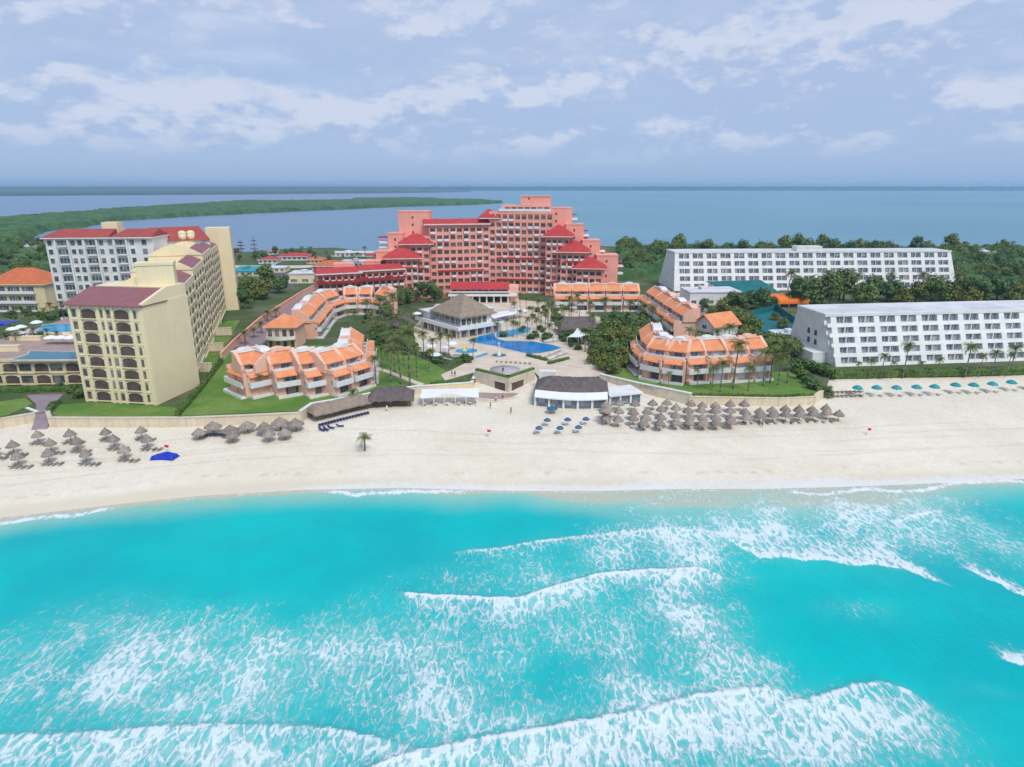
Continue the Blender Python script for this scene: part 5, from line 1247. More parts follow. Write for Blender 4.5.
def gate():
    z1 = 6.6
    A, B, C_ = G(475, 370.5, z1), G(508.5, 378.3, z1), G(535, 369.5, z1)
    r = E('beach_gate', 'pale terrace block with two openings whose corner points down to the sand', 'terrace', (B[0], B[1], Z))
    back = [(C_[0], C_[1] + 5), (A[0], A[1] + 5)]
    g = MB(); g.prism([A, B, C_] + back, .8, z1); g.build('terrace_block', MT['stone'], r)
    for p, q in ((A, B), (B, C_)):
        g = MB(); Ln = g.at(p, q); g.box(0, Ln, .05, 1.1, z1, z1 + .55); g.build('planter_hedge', MT['hedge'], r)
        g = MB(); g.at(p, q); n = 2
        s0, s1 = (Ln * .60, Ln * .90) if p is A else (Ln * .12, Ln * .55)
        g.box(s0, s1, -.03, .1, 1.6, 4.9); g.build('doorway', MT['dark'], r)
        g = MB(); g.at(p, q); g.box(s0 - .3, s1 + .3, -.25, -.04, 4.95, 5.3); g.build('lintel', MT['stone'], r)
    c = G(505, 370, z1); g = MB(); g.lathe([(4.4, 0), (4.4, .05), (.01, .06)], 20, (c[0], c[1] + .6, z1)); g.build('terrace_floor', mat('lavender_paving', (.46, .42, .45), (.40, .36, .40), .5, .85, fine=.1), r)
    # wide shallow steps to the beach
    c = G(494, 400, 2.0)
    r = E('beach_steps', 'wide curved pale steps below the pointed terrace corner', 'steps', (c[0], c[1], 1.4))
    for i in range(5):
        R_ = 13.5 - 1.5 * i; P = [(c[0] + R_ * math.cos(t), c[1] + 7.5 + .95 * R_ * math.sin(t)) for t in [math.pi + math.pi * k / 24 for k in range(25)]]
        g = MB(); g.prism(P, 1.0, 1.62 + .22 * i); g.build('step', MT['deckpink'] if i == 4 else MT['stone'], r)
gate()

# ================================================================== PLANTS
def palm_proto(name, seed, h, nf=24, fl=3.0, old=True):
    rs = random.Random(seed); root = E(name, None, 'palm'); lean = rs.uniform(-.09, .09) * h; lean2 = rs.uniform(-.06, .06) * h
    pts = [(lean * (t ** 1.8), lean2 * t ** 1.6, h * t - (.3 if t == 0 else 0)) for t in [i / 6 for i in range(7)]]
    g = MB(); g.path(pts, [lerp(.22, .12, i / 6) for i in range(7)], 7); g.build('trunk', MT['bark'], root)
    g = MB(); top = Vector(pts[-1])
    for k in range(nf):
        az = k * 2.39996 + rs.uniform(-.2, .2); up = rs.uniform(-.35, 1.15) if k > 4 else rs.uniform(.9, 1.35); L_ = fl * rs.uniform(.8, 1.1)
        spine = []; p = top.copy(); ang = up; seg = 9
        for i in range(seg + 1):
            spine.append(p.copy()); d = Vector((math.cos(az) * math.cos(ang), math.sin(az) * math.cos(ang), math.sin(ang))); p = p + d * (L_ / seg); ang -= (.10 + .16 * i / seg) * 1.35
        side = Vector((-math.sin(az), math.cos(az), 0))
        for i in range(seg):
            a, b = spine[i], spine[i + 1]; w = .86 * math.sin(math.pi * min(1, (i + 1.2) / (seg + 1.0))) ** .7
            for sg in (1, -1):
                for q in (0, .5):
                    m0 = a.lerp(b, q); m1 = a.lerp(b, q + .34); tip = m0.lerp(b, .9) + side * sg * w * rs.uniform(.85, 1.1) + Vector((0, 0, -w * rs.uniform(.25, .6)))
                    g.add([m0, m1, tip], [(0, 1, 2)])
        g.add([spine[0] + side * .03, spine[0] - side * .03, spine[5] - side * .02, spine[5] + side * .02], [(0, 1, 2, 3)])
    for k in range(5): g.lathe([(.01, -.16), (.15, 0), (.01, .16)], 6, top + Vector((rs.uniform(-.25, .25), rs.uniform(-.25, .25), -.25)))
    g.build('crown', MT['frond'], root); return root
def tree_proto(name, seed, h, w, m='leaf', n=900, trunk=.35, leaf=.55, cat='tree'):
    rs = random.Random(seed); root = E(name, None, cat); g = MB(); th = h * trunk
    g.path([(0, 0, -.3), (.1, .05, th * .6), (.15, .1, th)], [w * .05, w * .04, w * .035], 7)
    blobs = []
    for i in range(8):
        az = i * 2.4 + rs.uniform(-.4, .4); rr = w * .5 * rs.uniform(.25, .68); zz = rs.uniform(th * .95, h * .80)
        blobs.append((Vector((math.cos(az) * rr, math.sin(az) * rr, zz)), w * rs.uniform(.18, .30)))
        g.path([(.15, .1, th * .9), (math.cos(az) * rr * .6, math.sin(az) * rr * .6, lerp(th, zz, .6)), tuple(blobs[-1][0])], [w * .025, w * .016, w * .006], 5)
    blobs.append((Vector((0, 0, h * .82)), w * .26)); g.build('trunk', MT['bark'], root)
    c = MB()
    for i in range(n):
        b, R_ = blobs[int(rs.random() * len(blobs))]
        d = Vector((rs.gauss(0, 1), rs.gauss(0, 1), rs.gauss(0, 1) * .8)).normalized() * R_ * (rs.random() ** .4) * rs.choice((1, 1, 1, 1.18))
        p = b + d; s_ = leaf * rs.uniform(.6, 1.3); nrm = (d.normalized() + Vector((rs.uniform(-.8, .8), rs.uniform(-.8, .8), rs.uniform(-.2, 1)))).normalized()
        q = nrm.to_track_quat('Z', 'Y'); tw = rs.uniform(0, 6.28)
        c.add([p + q @ Vector((s_ * math.cos(tw + a) * e, s_ * math.sin(tw + a) * e, bend)) for a, e, bend in ((0, 1, 0), (1.3, .6, .12 * s_), (3.14, 1, -.05), (4.5, .6, .12 * s_))], [(0, 1, 2, 3)])
    c.build('crown', MT[m], root); return root
PALMS = [Proto(palm_proto('coconut_palm', 11 + i, 8.0 + .8 * i)) for i in range(4)]
SHORTP = [Proto(palm_proto('young_palm', 31 + i, 2.6 + .8 * i, 14, 2.4)) for i in range(2)]
TREES = [Proto(tree_proto('broadleaf_tree', 41, 8.5, 9.0, 'leaf', 1300)), Proto(tree_proto('broadleaf_tree', 42, 10.5, 8.0, 'leaf', 1300)), Proto(tree_proto('broadleaf_tree', 43, 7.0, 8.5, 'leafd', 1300)),
         Proto(tree_proto('broadleaf_tree', 44, 9.5, 7.5, 'leafd', 1300)), Proto(tree_proto('broadleaf_tree', 45, 7.5, 8.5, 'leafy', 1200))]
BUSH = [Proto(tree_proto('garden_shrub', 51, 2.6, 4.0, 'hedge', 420, .12, .38, 'shrub')), Proto(tree_proto('garden_shrub', 52, 2.2, 3.6, 'leafd', 420, .12, .38, 'shrub'))]
def plant(kinds, px, py, z=Z, s=1.0, label=None, group=None, k=None):
    p = G(px, py, z); pr = kinds[k if k is not None else int(rnd() * len(kinds)) % len(kinds)]
    return pr.put((p[0], p[1], z - .02), uni(0, 6.28), s * uni(.9, 1.1), label, group)

UMBL = []
# palms and trees one by one
for i, (px, py, s) in enumerate(((52, 318, .8), (64, 319, .95), (71, 322, .7))): plant(PALMS, px, py, Z + 7.4, s * .8, ('short palm between the terracotta villa and white tower block, ' + nth(i, 3)), 'palms behind the podium')
for i, (px, py, k, s) in enumerate(((240, 302, 2, 1.0), (250, 297, 0, 1.15), (262, 299, 4, 1.1), (268, 291, 1, 1.2), (279, 293, 2, 1.0), (246, 309, 3, .9), (286, 288, 3, .7))):
    plant(TREES, px, py, Z, s * 1.1, 'bushy tree behind the salmon boundary wall beside the cream end slab, ' + nth(i, 7), 'trees behind the boundary wall', k)
for i, (px, py) in enumerate(((246, 345), (254, 338), (262, 334), (268, 322), (276, 318))): plant(SHORTP, px, py, Z, 1.2, 'small palm along the mauve driveway inside the boundary wall, ' + nth(i, 5), 'palms along the driveway')
for i, (px, py, s) in enumerate(((319, 300, .9), (349, 325, .7), (357, 333, .8), (368, 322, .9), (380, 327, 1.05), (388, 336, 1.0), (394, 323, 1.25), (404, 318, 1.1), (396, 345, .9), (376, 345, .8), (412, 309, 1.0))):
    plant(PALMS, px, py, Z, s, 'coconut palm in the garden between left villas and tan roofed restaurant, ' + nth(i, 11), 'garden palms left of the restaurant')
for i, (px, py, s) in enumerate(((377, 312, 1.0), (384, 319, .9), (390, 314, 1.1), (400, 330, .8), (408, 338, .75), (372, 335, .9), (365, 341, .8), (386, 347, .9), (398, 355, .7), (408, 350, .8), (424, 318, .7), (403, 345, .8), (381, 337, .8))): plant(PALMS, px, py, Z, s, 'coconut palm in the thick palm garden below the hotel, ' + nth(i, 13), 'palms in the thick garden')
for i in range(26): plant(BUSH, uni(362, 415), uni(318, 356), Z, uni(.7, 1.3), 'low garden shrub under the palms left of the restaurant', 'shrubs under the garden palms')
for i in range(30): plant(BUSH, uni(552, 660), uni(314, 346), Z, uni(.8, 1.4), 'low garden shrub before the long pink villa terrace', 'shrubs before the long villa terrace')
for i, (px, py, k, s) in enumerate(((398, 305, 3, .9), (408, 303, 2, 1.0), (420, 300, 3, 1.0), (432, 303, 3, 1.05), (437, 299, 2, .8), (386, 316, 0, .8))):
    plant(TREES, px, py, Z, s, 'dark leafy tree at the foot of the red roofed hotel wing, ' + nth(i, 6), 'trees below the hotel wing', k)
for i, (px, py, s) in enumerate(((410, 386, 1.2), (391, 389, .95), (401, 384, 1.05), (376, 384, .7), (417, 377, .8))): plant(PALMS, px, py, Z, s * 1.15, 'tall thin palm on the left lawn above the thatched bar, ' + nth(i, 5), 'palms on the left lawn', 3 if i < 3 else 1)
plant(SHORTP, 354, 404, 2.6, 1.0, 'small palm between the slanting lounger shelter and the dark bar')
plant(SHORTP, 260, 384, Z + 3.4, .6, 'small potted palm on the villa balcony')
plant(SHORTP, 365, 449, 1.6, 1.05, 'lone low palm bush out on the open sand', k=0)
for i, (px, py, s) in enumerate(((497, 340, .6), (513, 337.5, .62), (517, 338, .55), (537, 339, .62), (549, 340, .5), (555, 330, .6), (541, 331, .65), (520, 327, .55), (532, 325, .6), (545, 334, .6), (560, 340, .55), (527, 337.5, .55), (507, 334, .5), (475, 336, .5), (548, 324, .7), (538, 317, .7), (526, 313, .6), (514, 319, .6), (520, 310, .6), (551, 326, .7), (563, 327, .7), (569, 318, .7), (577, 313, .7), (585, 352, .7), (593, 344, .8), (473, 360, .6), (449, 358, .6), (441, 361, .6))): plant(PALMS, px, py, DZ, s * 1.25, 'short palm on the planted islands around the main pool, ' + nth(i, 28), 'palms around the main pool')
for i, (px, py, s) in enumerate(((552, 318, .8), (562, 321, .8), (571, 324, .95), (579, 322, .8), (590, 324, 1.0), (604, 325, .9), (616, 327, .95), (629, 328, 1.05), (643, 330, 1.1), (652, 334, .9), (660, 341, .8))): plant(PALMS, px, py, Z, s, 'garden palm in front of the long pink villa terrace, ' + nth(i, 11), 'palms in front of the long villa terrace')
for i, (px, py, k, s) in enumerate(((606, 336, 2, .85), (616, 340, 0, 1.0), (627, 341, 3, .9), (637, 345, 2, .95), (610, 350, 0, .95), (622, 352, 4, 1.05), (632, 357, 0, .95), (602, 360, 4, .85), (612, 364, 0, .95), (622, 366, 4, .9), (596, 352, 0, .7), (645, 340, 3, .7), (618, 331, 3, .8), (631, 334, 2, .8), (588, 341, 4, .7), (598, 346, 0, .8), (640, 352, 4, .8), (642, 333, 0, .9), (604, 370, 4, .6), (613, 374, 0, .6), (594, 364, 4, .6), (630, 349, 4, 1.0), (618, 358, 2, .9), (608, 344, 4, .9))):
    plant(TREES, px, py, Z, s, 'dense garden tree between the pool palapa and right villas, ' + nth(i, 24), 'garden trees right of the pool', k)
for i, (px, py, s) in enumerate(((712, 391, .72), (720, 392, 1.0), (733, 389, 1.15), (748, 391, .75), (763, 386, 1.1), (770, 383, 1.2), (778, 385, .95), (668, 387, .5), (787, 383, 1.0), (697, 388, .5))): plant(PALMS, px, py, Z, s, 'palm on the lawn in front of the shuttered right villas, ' + nth(i, 10), 'palms before the right villas')
for i, (px, py, s) in enumerate(((688, 351, .8), (697, 354, .9), (706, 356, .8), (716, 357, .95), (727, 355, 1.0), (738, 352, .9))): plant(PALMS, px, py, Z, s, 'palm in the court between gable house and right villas, ' + nth(i, 6), 'palms in the villa court')
for i, (px, py, k, s) in enumerate(((722, 314, 4, .8), (732, 309, 2, 1.0), (741, 312, 3, 1.0), (750, 308, 2, 1.1), (760, 310, 3, 1.0), (770, 309, 2, .8), (733, 326, 0, 1.0), (743, 329, 4, .9), (752, 335, 0, .8), (745, 342, 4, .8), (756, 350, 0, .8), (768, 356, 0, .9), (779, 352, 2, .9), (792, 357, 0, .8), (783, 330, 0, .6), (775, 322, 4, .5), (703, 312, 3, .6), (712, 318, 0, .6))):
    plant(TREES, px, py, Z, s, 'tree in the thicket between right villas and teal court, ' + nth(i, 18), 'thicket by the teal court', k)
for i, (px, py, s) in enumerate(((797, 372, 1.3), (805, 372, 1.4), (813, 373, 1.4), (821, 374, 1.3), (829, 377, 1.1), (800, 379, 1.0), (806, 384, 1.0), (812, 389, 1.0), (818, 394, 1.0), (827, 395, 1.1))): plant(BUSH, px, py, Z if i < 8 else 2.8, s, 'round green shrub at the corner of lawn and nearer white hotel, ' + nth(i, 10), 'shrubs at the lawn corner')
for i, (px, py, s) in enumerate(((869, 378, .75), (881, 378, .95), (891, 379, .6), (903, 377, 1.15), (936, 377, .7), (965, 376, 1.2), (978, 377, .7), (992, 375, 1.0), (1005, 376, .75), (1010, 374, 1.1), (857, 379, .6), (919, 378, .7))): plant(PALMS, px, py, 3.6, s * .86, 'palm standing along the hedge before the nearer white hotel, ' + nth(i, 12), 'palms before the nearer white hotel')
for i in range(34):
    px = 786 + i * 8.4 + uni(-3, 3); plant(TREES if i % 4 else PALMS, px, 305 + uni(-6, 2), Z, uni(1.1, 1.5), 'tree in the row between the two white hotels, ' + nth(i, 34), 'tree row between the white hotels', None)
for i, (px, py, s) in enumerate(((6, 340, .5), (16, 341, .6), (25, 338, .5), (34, 338, .55), (48, 338, .45), (58, 339, .5), (12, 333, .6), (30, 322, .6), (22, 318, .7), (46, 318, .6), (58, 316, .55), (69, 318, .5))): plant(SHORTP, px, py, Z + 7.4, s * 1.5, 'small palm among the pools on the podium roof, ' + nth(i, 12), 'palms on the podium roof')
for i, (px, py, s) in enumerate(((8, 337, .7), (20, 338, .8), (40, 337.6, .7), (52, 320, 1.1), (40, 319, 1.1), (64, 317, 1.0), (28, 316, 1.2), (12, 318, 1.1))): plant(BUSH, px, py, Z + 7.4, s, 'round shrub among the pools on the podium roof, ' + nth(i, 8), 'shrubs on the podium roof')
for i, (px, py) in enumerate(((12, 327), (20, 325), (28, 329), (18, 331), (36, 320.5), (50, 335.5), (60, 335.5), (70, 335.5))): UMBL.append((px, py, i))
for i in range(34):
    px, py = ((uni(506, 560), uni(325, 340)), (uni(528, 565), uni(308, 320)), (uni(430, 470), uni(360, 364)), (uni(556, 604), uni(338, 352)))[i % 4]
    if not (467 < px < 562 and 331 < py < 354 and not (500 < px < 556 and py < 340.5)): plant(BUSH, px, py, DZ, uni(.5, .85), 'low shrub in the planted beds around the main pool', 'shrubs in the pool beds')
pool('swimming_pool', 'small blue whirlpool between restaurant and white parasols', None, MT['pool'], ell(456, 355.5, 4, k=.9))
pool('swimming_pool', 'narrow aqua plunge pool along the white loungers', [(474, 357), (486, 353), (489, 354.5), (477, 358.5)], MT['pool_lt'])
for i, (px, py, s) in enumerate(((424, 358, .9), (433, 362, .8), (383, 370, .9), (395, 372, 1.0), (429, 372, .8), (404, 366, 1.0), (388, 361, .9))): plant(PALMS, px, py, Z, s, 'slender palm on the left lawn below the garden palms, ' + nth(i, 7), 'palms on the left lawn slope')
# woods behind
wood_n = 0
def woods(n, xa, xb, ya, yb, lab, grp, kinds=None, avoid=None, smin=.8, smax=1.25):
    for i in range(n):
        px = lerp(xa, xb, (i + rnd()) / n); Y = uni(ya, yb); k = kinds or TREES; s = uni(smin, smax)
        k[int(rnd() * len(k))].put((XA(px, Y), Y, Z - .05), uni(0, 6.28), s, lab, grp)
woods(84, 952, 1060, 320, 548, 'tree in the wood right of the farther white hotel', 'wood right of the farther white hotel', TREES[:4] + PALMS[:1])
woods(26, 618, 668, 385, 560, 'dark tree in the wood between red hotel and farther white hotel', 'wood between the hotels', TREES[:4], smin=1.0, smax=1.4)
woods(40, 660, 960, 470, 556, 'treetop showing above the roof of the farther white hotel', 'treetops behind the farther white hotel', TREES[:4], smin=1.15, smax=1.7)
woods(44, -30, 62, 340, 640, 'mangrove tree on the lagoon shore behind the terracotta villa', 'mangroves on the left shore', TREES[:4], smin=.8, smax=1.2)
woods(12, 232, 330, 470, 560, 'small tree by the lagoon behind the low shore buildings', 'trees by the lagoon', TREES[2:4], smin=.5, smax=.8)
woods(9, 300, 372, 440, 540, 'palm by the lagoon among the low shore buildings', 'palms by the lagoon', PALMS[:2], smin=.8, smax=1.1)
canopy('undergrowth', [(XA(955, 330), 330), (XA(1100, 330), 330), (XA(1100, 556), 556), (XA(955, 556), 556)], 2.6, 6.5, Z - .8, 12, MT['canopy'], rough=.85)['label'] = 'green undergrowth under the wood at right'
canopy('undergrowth', [(XA(619, 380), 380), (XA(668, 400), 400), (XA(960, 470), 470), (XA(960, 556), 556), (XA(619, 560), 560)], 2.6, 6.5, Z - .8, 13, MT['canopy'], rough=.85)['label'] = 'green undergrowth behind the farther white hotel'
canopy('undergrowth', [(XA(-120, 330), 330), (XA(40, 330), 330), (XA(60, 420), 420), (XA(20, 640), 640), (XA(-200, 640), 640)], 2.6, 6.5, Z - 2.0, 14, MT['canopy'], rough=.85)['label'] = 'green mangrove scrub on the left lagoon shore'
def hedge(name, label, pts, w, h, z=Z, m='hedge', dens=9.0, leaf=.28):
    P = PG(pts, z); e = E(name, label, 'hedge', (P[0][0], P[0][1], z)); g = MB(); rs = random.Random(len(pts) * 7 + int(P[0][0]))
    for i in range(len(P) - 1):
        Ln = g.at(P[i], P[i + 1], z); g.box(-w * .3, Ln + w * .3, -w * .42, w * .42, -.2, h * .86)
        for k in range(int(Ln * (w + 2 * h) * dens)):
            s_, t_, zz = uni(-w * .4, Ln + w * .4), uni(-w / 2, w / 2), uni(0, h); f_ = int(rs.random() * 3)
            if f_ == 0: zz = h * uni(.84, 1.08)
            elif f_ == 1: t_ = -w / 2 * uni(.9, 1.1)
            else: t_ = w / 2 * uni(.9, 1.1)
            q = Vector((uni(-1, 1), uni(-1.2, .2), uni(0, 1.2))).normalized().to_track_quat('Z', 'Y'); a = leaf * uni(.6, 1.3); p = Vector((s_, t_, zz))
            g.add([p + q @ Vector((a, 0, 0)), p + q @ Vector((0, a * .6, .05)), p + q @ Vector((-a, 0, 0)), p + q @ Vector((0, -a * .6, .05))], [(0, 1, 2, 3)])
    g.build('hedge_leaves', MT[m], e); return e
hedge('hedge', 'long clipped green hedge at the foot of the nearer white hotel', [(832, 376.5), (900, 375), (960, 374), (1030, 372), (1150, 369)], 3.2, 1.6, 3.7, dens=5)
hedge('hedge', 'green hedge line climbing along the lawn edge to the salmon wall', [(178, 416), (200, 391), (222, 362)], .9, 1.3)
hedge('hedge', 'trimmed hedge edging the right lawn above the big palapa cluster', [(642, 387), (692, 396.4), (780, 398), (812, 396.6)], .9, .8)
hedge('hedge', 'dark hedge down the right side of the right lawn', [(797, 368), (808, 380), (819, 391)], 1.8, 1.6, m='leafd')
hedge('hedge', 'low hedge behind the yellow wall and white canopy', [(432, 384.6), (474, 381.8)], 1.1, .8)
hedge('hedge', 'dark low hedge edging the curved lawn beside the paddling pool', [(420, 352), (432, 358.5), (444, 364), (456, 363), (472, 359)], 1.0, .9, m='leafd')
hedge('hedge', 'short dark hedge in the paving right of the splash pool', [(528, 356), (546, 360.5)], 1.2, .8, DZ, m='leafd')
hedge('hedge', 'low hedge round the empty pale basin', [(549, 364), (568, 359.5)], 1.0, .8, DZ, m='leafd')
hedge('hedge', 'dark round edged hedge left of the lawn before the cream hotel', [(50, 411), (53, 406), (60, 403.5)], 1.0, 1.0, m='leafd')
hedge('hedge', 'clipped hedge in front of the low cream podium', [(-20, 392), (30, 391.5), (68, 391)], 1.6, 1.2)
for i, (px, py) in enumerate(((74, 393), (80, 398), (60, 389), (545, 313), (556, 313.5), (533, 318), (566, 342), (572, 345), (578, 350), (415, 347), (503, 337), (531, 339.5), (545, 341.5))): plant(BUSH, px, py, Z, .8, ['small round shrub at the base of the cream hotel', 'small planted shrub among the pool deck paving'][i > 2], ['shrubs by the cream hotel', 'shrubs on the pool deck'][i > 2])

# ================================================================== BEACH FURNITURE
def bz(x, y): return float(beach_z(np.array([x]), np.array([y]))[0])
def palapa_proto():
    root = E('palapa', None, 'palapa'); g = MB(); g.tube((0, 0, -.4), (0, 0, 2.5), .11, .09, 7); g.build('pole', MT['wood'], root)
    g = MB(); n = 22
    for k, (r0, z0, r1, z1) in enumerate(((1.95, 1.92, .9, 2.80), (1.28, 2.62, .3, 3.30), (.45, 3.2, .04, 3.75))):
        g.lathe([(r0, z0 - .12), (r0 * .98, z0), (lerp(r0, r1, .55), lerp(z0, z1, .62)), (r1, z1)], n, (0, 0, 0), 0, .045)
    for i in range(60):
        t = i * 6.283 / 60; r0 = 1.93; g.add([(r0 * math.cos(t), r0 * math.sin(t), 1.98), (r0 * math.cos(t + .11), r0 * math.sin(t + .11), 1.98), ((r0 + .08) * math.cos(t + .06), (r0 + .08) * math.sin(t + .06), 1.98 - uni(.15, .4))], [(0, 1, 2)])
    g.build('thatch', MT['thatch'], root); return root
PALAPA = Proto(palapa_proto())
def lounger_proto(m, cat='sun lounger'):
    root = E('sun_lounger', None, cat); g = MB()
    g.box(-.32, .32, -.95, .35, .28, .36); g.hexa([(-.32, .35, .28), (.32, .35, .28), (.32, .95, .70), (-.32, .95, .70)], [(-.32, .33, .37), (.32, .33, .37), (.32, .92, .80), (-.32, .92, .80)]); g.build('bed', MT[m], root)
    for x, y in ((-.28, -.85), (.28, -.85), (-.28, .4), (.28, .4)):
        g = MB(); g.box(x - .03, x + .03, y - .03, y + .03, -.08, .28); g.build('leg', MT['plastic'], root)
    return root
LG = {k: Proto(lounger_proto(k)) for k in ('lounger', 'navy', 'plastic')}
def put_lounger(kind, x, y, rz, label, group): LG[kind].put((x, y, bz(x, y) + .05), rz, 1.0, label, group)
def put_palapa(px, py, s, label, group, extra=2.3):
    x, y = G(px, py, 1.9 + extra); PALAPA.put((x, y, bz(x, y)), uni(0, 6.28), (s * uni(.94, 1.06), s * uni(.94, 1.06), uni(.78, .92)), label, group); return x, y
def ranked(P): return sorted(P, key=lambda p: p[0])
# left: palapas each with a row of loungers
lp = [(a / 3.2, 400 + b / 3.2) for a, b in ((38, 137), (52, 168), (118, 106), (158, 131), (150, 160), (222, 104), (243, 126), (270, 158), (336, 96), (362, 118), (394, 147), (450, 92), (468, 118))] + [(-8, 446), (-20, 437)]
rowsn = {}
for q in lp: rowsn.setdefault('front' if q[1] > 443.5 else ('middle' if q[1] > 435.5 else 'back'), []).append(q)
for rn, qs in rowsn.items():
    qs.sort()
    for i, (px, py) in enumerate(qs):
        x, y = put_palapa(px, py, .66, 'brown palapa below the cream hotel, %s in the %s row' % (nth(i, len(qs)), rn), 'palapas below the cream hotel')
        for k in range(4): put_lounger('lounger', x - .3 + k * 1.15 + uni(-.15, .15), y - 1.3 - .5 * (k % 2) * 0 + uni(-.15, .15), uni(-.12, .12) + math.pi, 'grey lounger among the palapas below the cream hotel', 'loungers below the cream hotel')
# short row under the lawn wall
sp_ = [(a / 3.2, 400 + b / 3.2) for a, b in ((635, 94), (680, 76), (735, 86), (790, 73), (845, 80), (895, 66), (945, 68), (910, 92), (858, 98), (742, 102))]
sp_.sort()
for i, (px, py) in enumerate(sp_): put_palapa(px, py, 1.0 if py < 428 else .8, 'thatched palapa in the short row under the villa lawn wall, ' + nth(i, len(sp_)), 'palapas under the villa lawn wall')
for k in range(7): x, y = G(201 + 3.6 * k, 435.5 - .15 * k, 2.1); put_lounger('navy', x, y, math.pi + uni(-.1, .1), 'navy lounger under the left end of the short palapa row', 'navy loungers under the short palapa row')
for k in range(17): x, y = G(320 + 3.0 * k, 425.6 - .74 * k, 2.0); put_lounger('navy', x, y - .2, math.pi + .3 + uni(-.1, .1), 'navy lounger lined up before the slanting shelter', 'navy loungers before the slanting shelter')
for k, (px, py) in enumerate(((322, 430), (326, 429.6), (331, 428), (340, 426.5))): x, y = G(px, py, 2.0); put_lounger('navy', x, y, 1.2 + uni(-.4, .4), 'navy lounger pulled out on the sand before the slanting shelter', 'navy loungers out on the sand')
# big cluster at right: rows from the wall to the sea
A_ = lambda L_: [(560 + a / 3.2, 370 + b / 3.2) for a, b in L_]
B_ = lambda L_: [(540 + a / 4.65, 270 + b / 4.65) for a, b in L_]
big = {'back': A_(((147, 106), (190, 102), (240, 104), (297, 101), (343, 99), (420, 104), (456, 108), (498, 112), (545, 107), (590, 106))),
       'second': A_(((143, 130), (189, 128), (235, 131), (280, 128), (325, 122), (372, 118), (410, 126), (452, 126), (497, 126), (545, 125), (594, 131), (640, 128), (680, 124), (722, 122), (765, 124), (808, 121), (852, 120), (894, 135))),
       'third': A_(((148, 146), (235, 148), (275, 150), (322, 146), (371, 143), (414, 149), (457, 148), (499, 148), (546, 148), (596, 146), (640, 140), (683, 138), (724, 138), (768, 136), (812, 134), (856, 131))),
       'front': A_(((186, 152), (268, 163), (320, 163), (372, 160), (415, 160), (459, 161), (501, 160), (548, 158)))}
for rn, qs in big.items():
    qs = sorted(qs)
    for i, (px, py) in enumerate(qs):
        put_palapa(px, py, .70, 'grey thatched palapa of the big cluster, %s in the %s row' % (nth(i, len(qs)), rn), 'big palapa cluster')
for k, (px, py) in enumerate(((686, 425.5), (690, 425.3), (694, 425))): x, y = G(px, py, 1.9); put_lounger('navy', x, y, math.pi, 'navy lounger in front of the big palapa cluster', 'navy loungers at the big cluster')
for k in range(26): px = 632 + k * 8.0; x, y = G(px, 427.5 - (px - 632) * .028 + uni(-.6, .6), 1.9); put_lounger('lounger' if k % 3 else 'plastic', x, y, math.pi + uni(-.2, .2), 'lounger along the seaward side of the big palapa cluster', 'loungers at the big palapa cluster')
p = G3(606, 424, 1.9); e = E('lifeguard_hut', 'small brown timber stand on legs at the left end of the big palapa cluster', 'lifeguard stand', (p[0], p[1], bz(p[0], p[1])))
b0 = bz(p[0], p[1])
for dx in (-.9, .9):
    for dy in (-.9, .9):
        g = MB(); g.tube((p[0] + dx, p[1] + dy, b0 - .3), (p[0] + dx * .9, p[1] + dy * .9, b0 + 3.4), .08, .07, 6); g.build('leg', MT['wood'], e)
g = MB(); g.box(p[0] - 1.1, p[0] + 1.1, p[1] - 1.1, p[1] + 1.1, b0 + 1.5, b0 + 1.65); g.build('platform', MT['wood'], e)
g = MB(); g.box(p[0] - 1.1, p[0] + 1.1, p[1] - 1.12, p[1] - 1.04, b0 + 2.3, b0 + 2.45); g.build('rail', MT['wood'], e)
g = MB(); g.lathe([(1.9, b0 + 3.2), (1.8, b0 + 3.35), (.05, b0 + 4.3)], 4, (p[0], p[1], 0)); g.build('roof', MT['thatch'], e)
# umbrellas
def umbrella_proto(m, r=1.5, h=2.3, flat=.5):
    root = E('beach_umbrella', None, 'umbrella'); g = MB(); g.tube((0, 0, -.4), (0, 0, h + flat), .035, .03, 6); g.build('pole', MT['rail'], root)
    g = MB(); n = 8; rim = []; 
    for i in range(n * 2):
        t = math.pi * i / n; rr = r * (1 if i % 2 == 0 else .93); rim.append((rr * math.cos(t), rr * math.sin(t), h - (.05 if i % 2 == 0 else 0)))
    mid = [(x * .55, y * .55, h + flat * .62) for x, y, z in rim]; k = len(rim)
    g.add(rim + mid + [(0, 0, h + flat)], [(i, (i + 1) % k, (i + 1) % k + k, i + k) for i in range(k)] + [(i + k, (i + 1) % k + k, 2 * k) for i in range(k)])
    g.add([(x, y, z) for x, y, z in rim] + [(x * 1.01, y * 1.01, z - .2) for x, y, z in rim], [(i, (i + 1) % k, (i + 1) % k + k, i + k) for i in range(k)])
    g.build('canopy', MT[m], root); return root
UMB = {k: Proto(umbrella_proto(k, *a)) for k, a in (('teal', (1.55, 2.1, .65)), ('bluegrey', (1.35, 1.7, .6)), ('canvas', (2.4, 2.5, .9)))}
def put_umb(kind, px, py, z, zh, s, label, group):
    x, y = G(px, py, z + zh); b_ = bz(x, y) if z < 3.3 else z; UMB[kind].put((x, y, b_), uni(0, 6.28), s, label, group); return x, y
tq = [(858, 386.2), (877, 386), (897, 386), (917, 385.4), (935, 385), (956, 383.4), (974, 383.4), (993, 382.4), (1012, 381), (1032, 380.3), (1052, 379.6)]
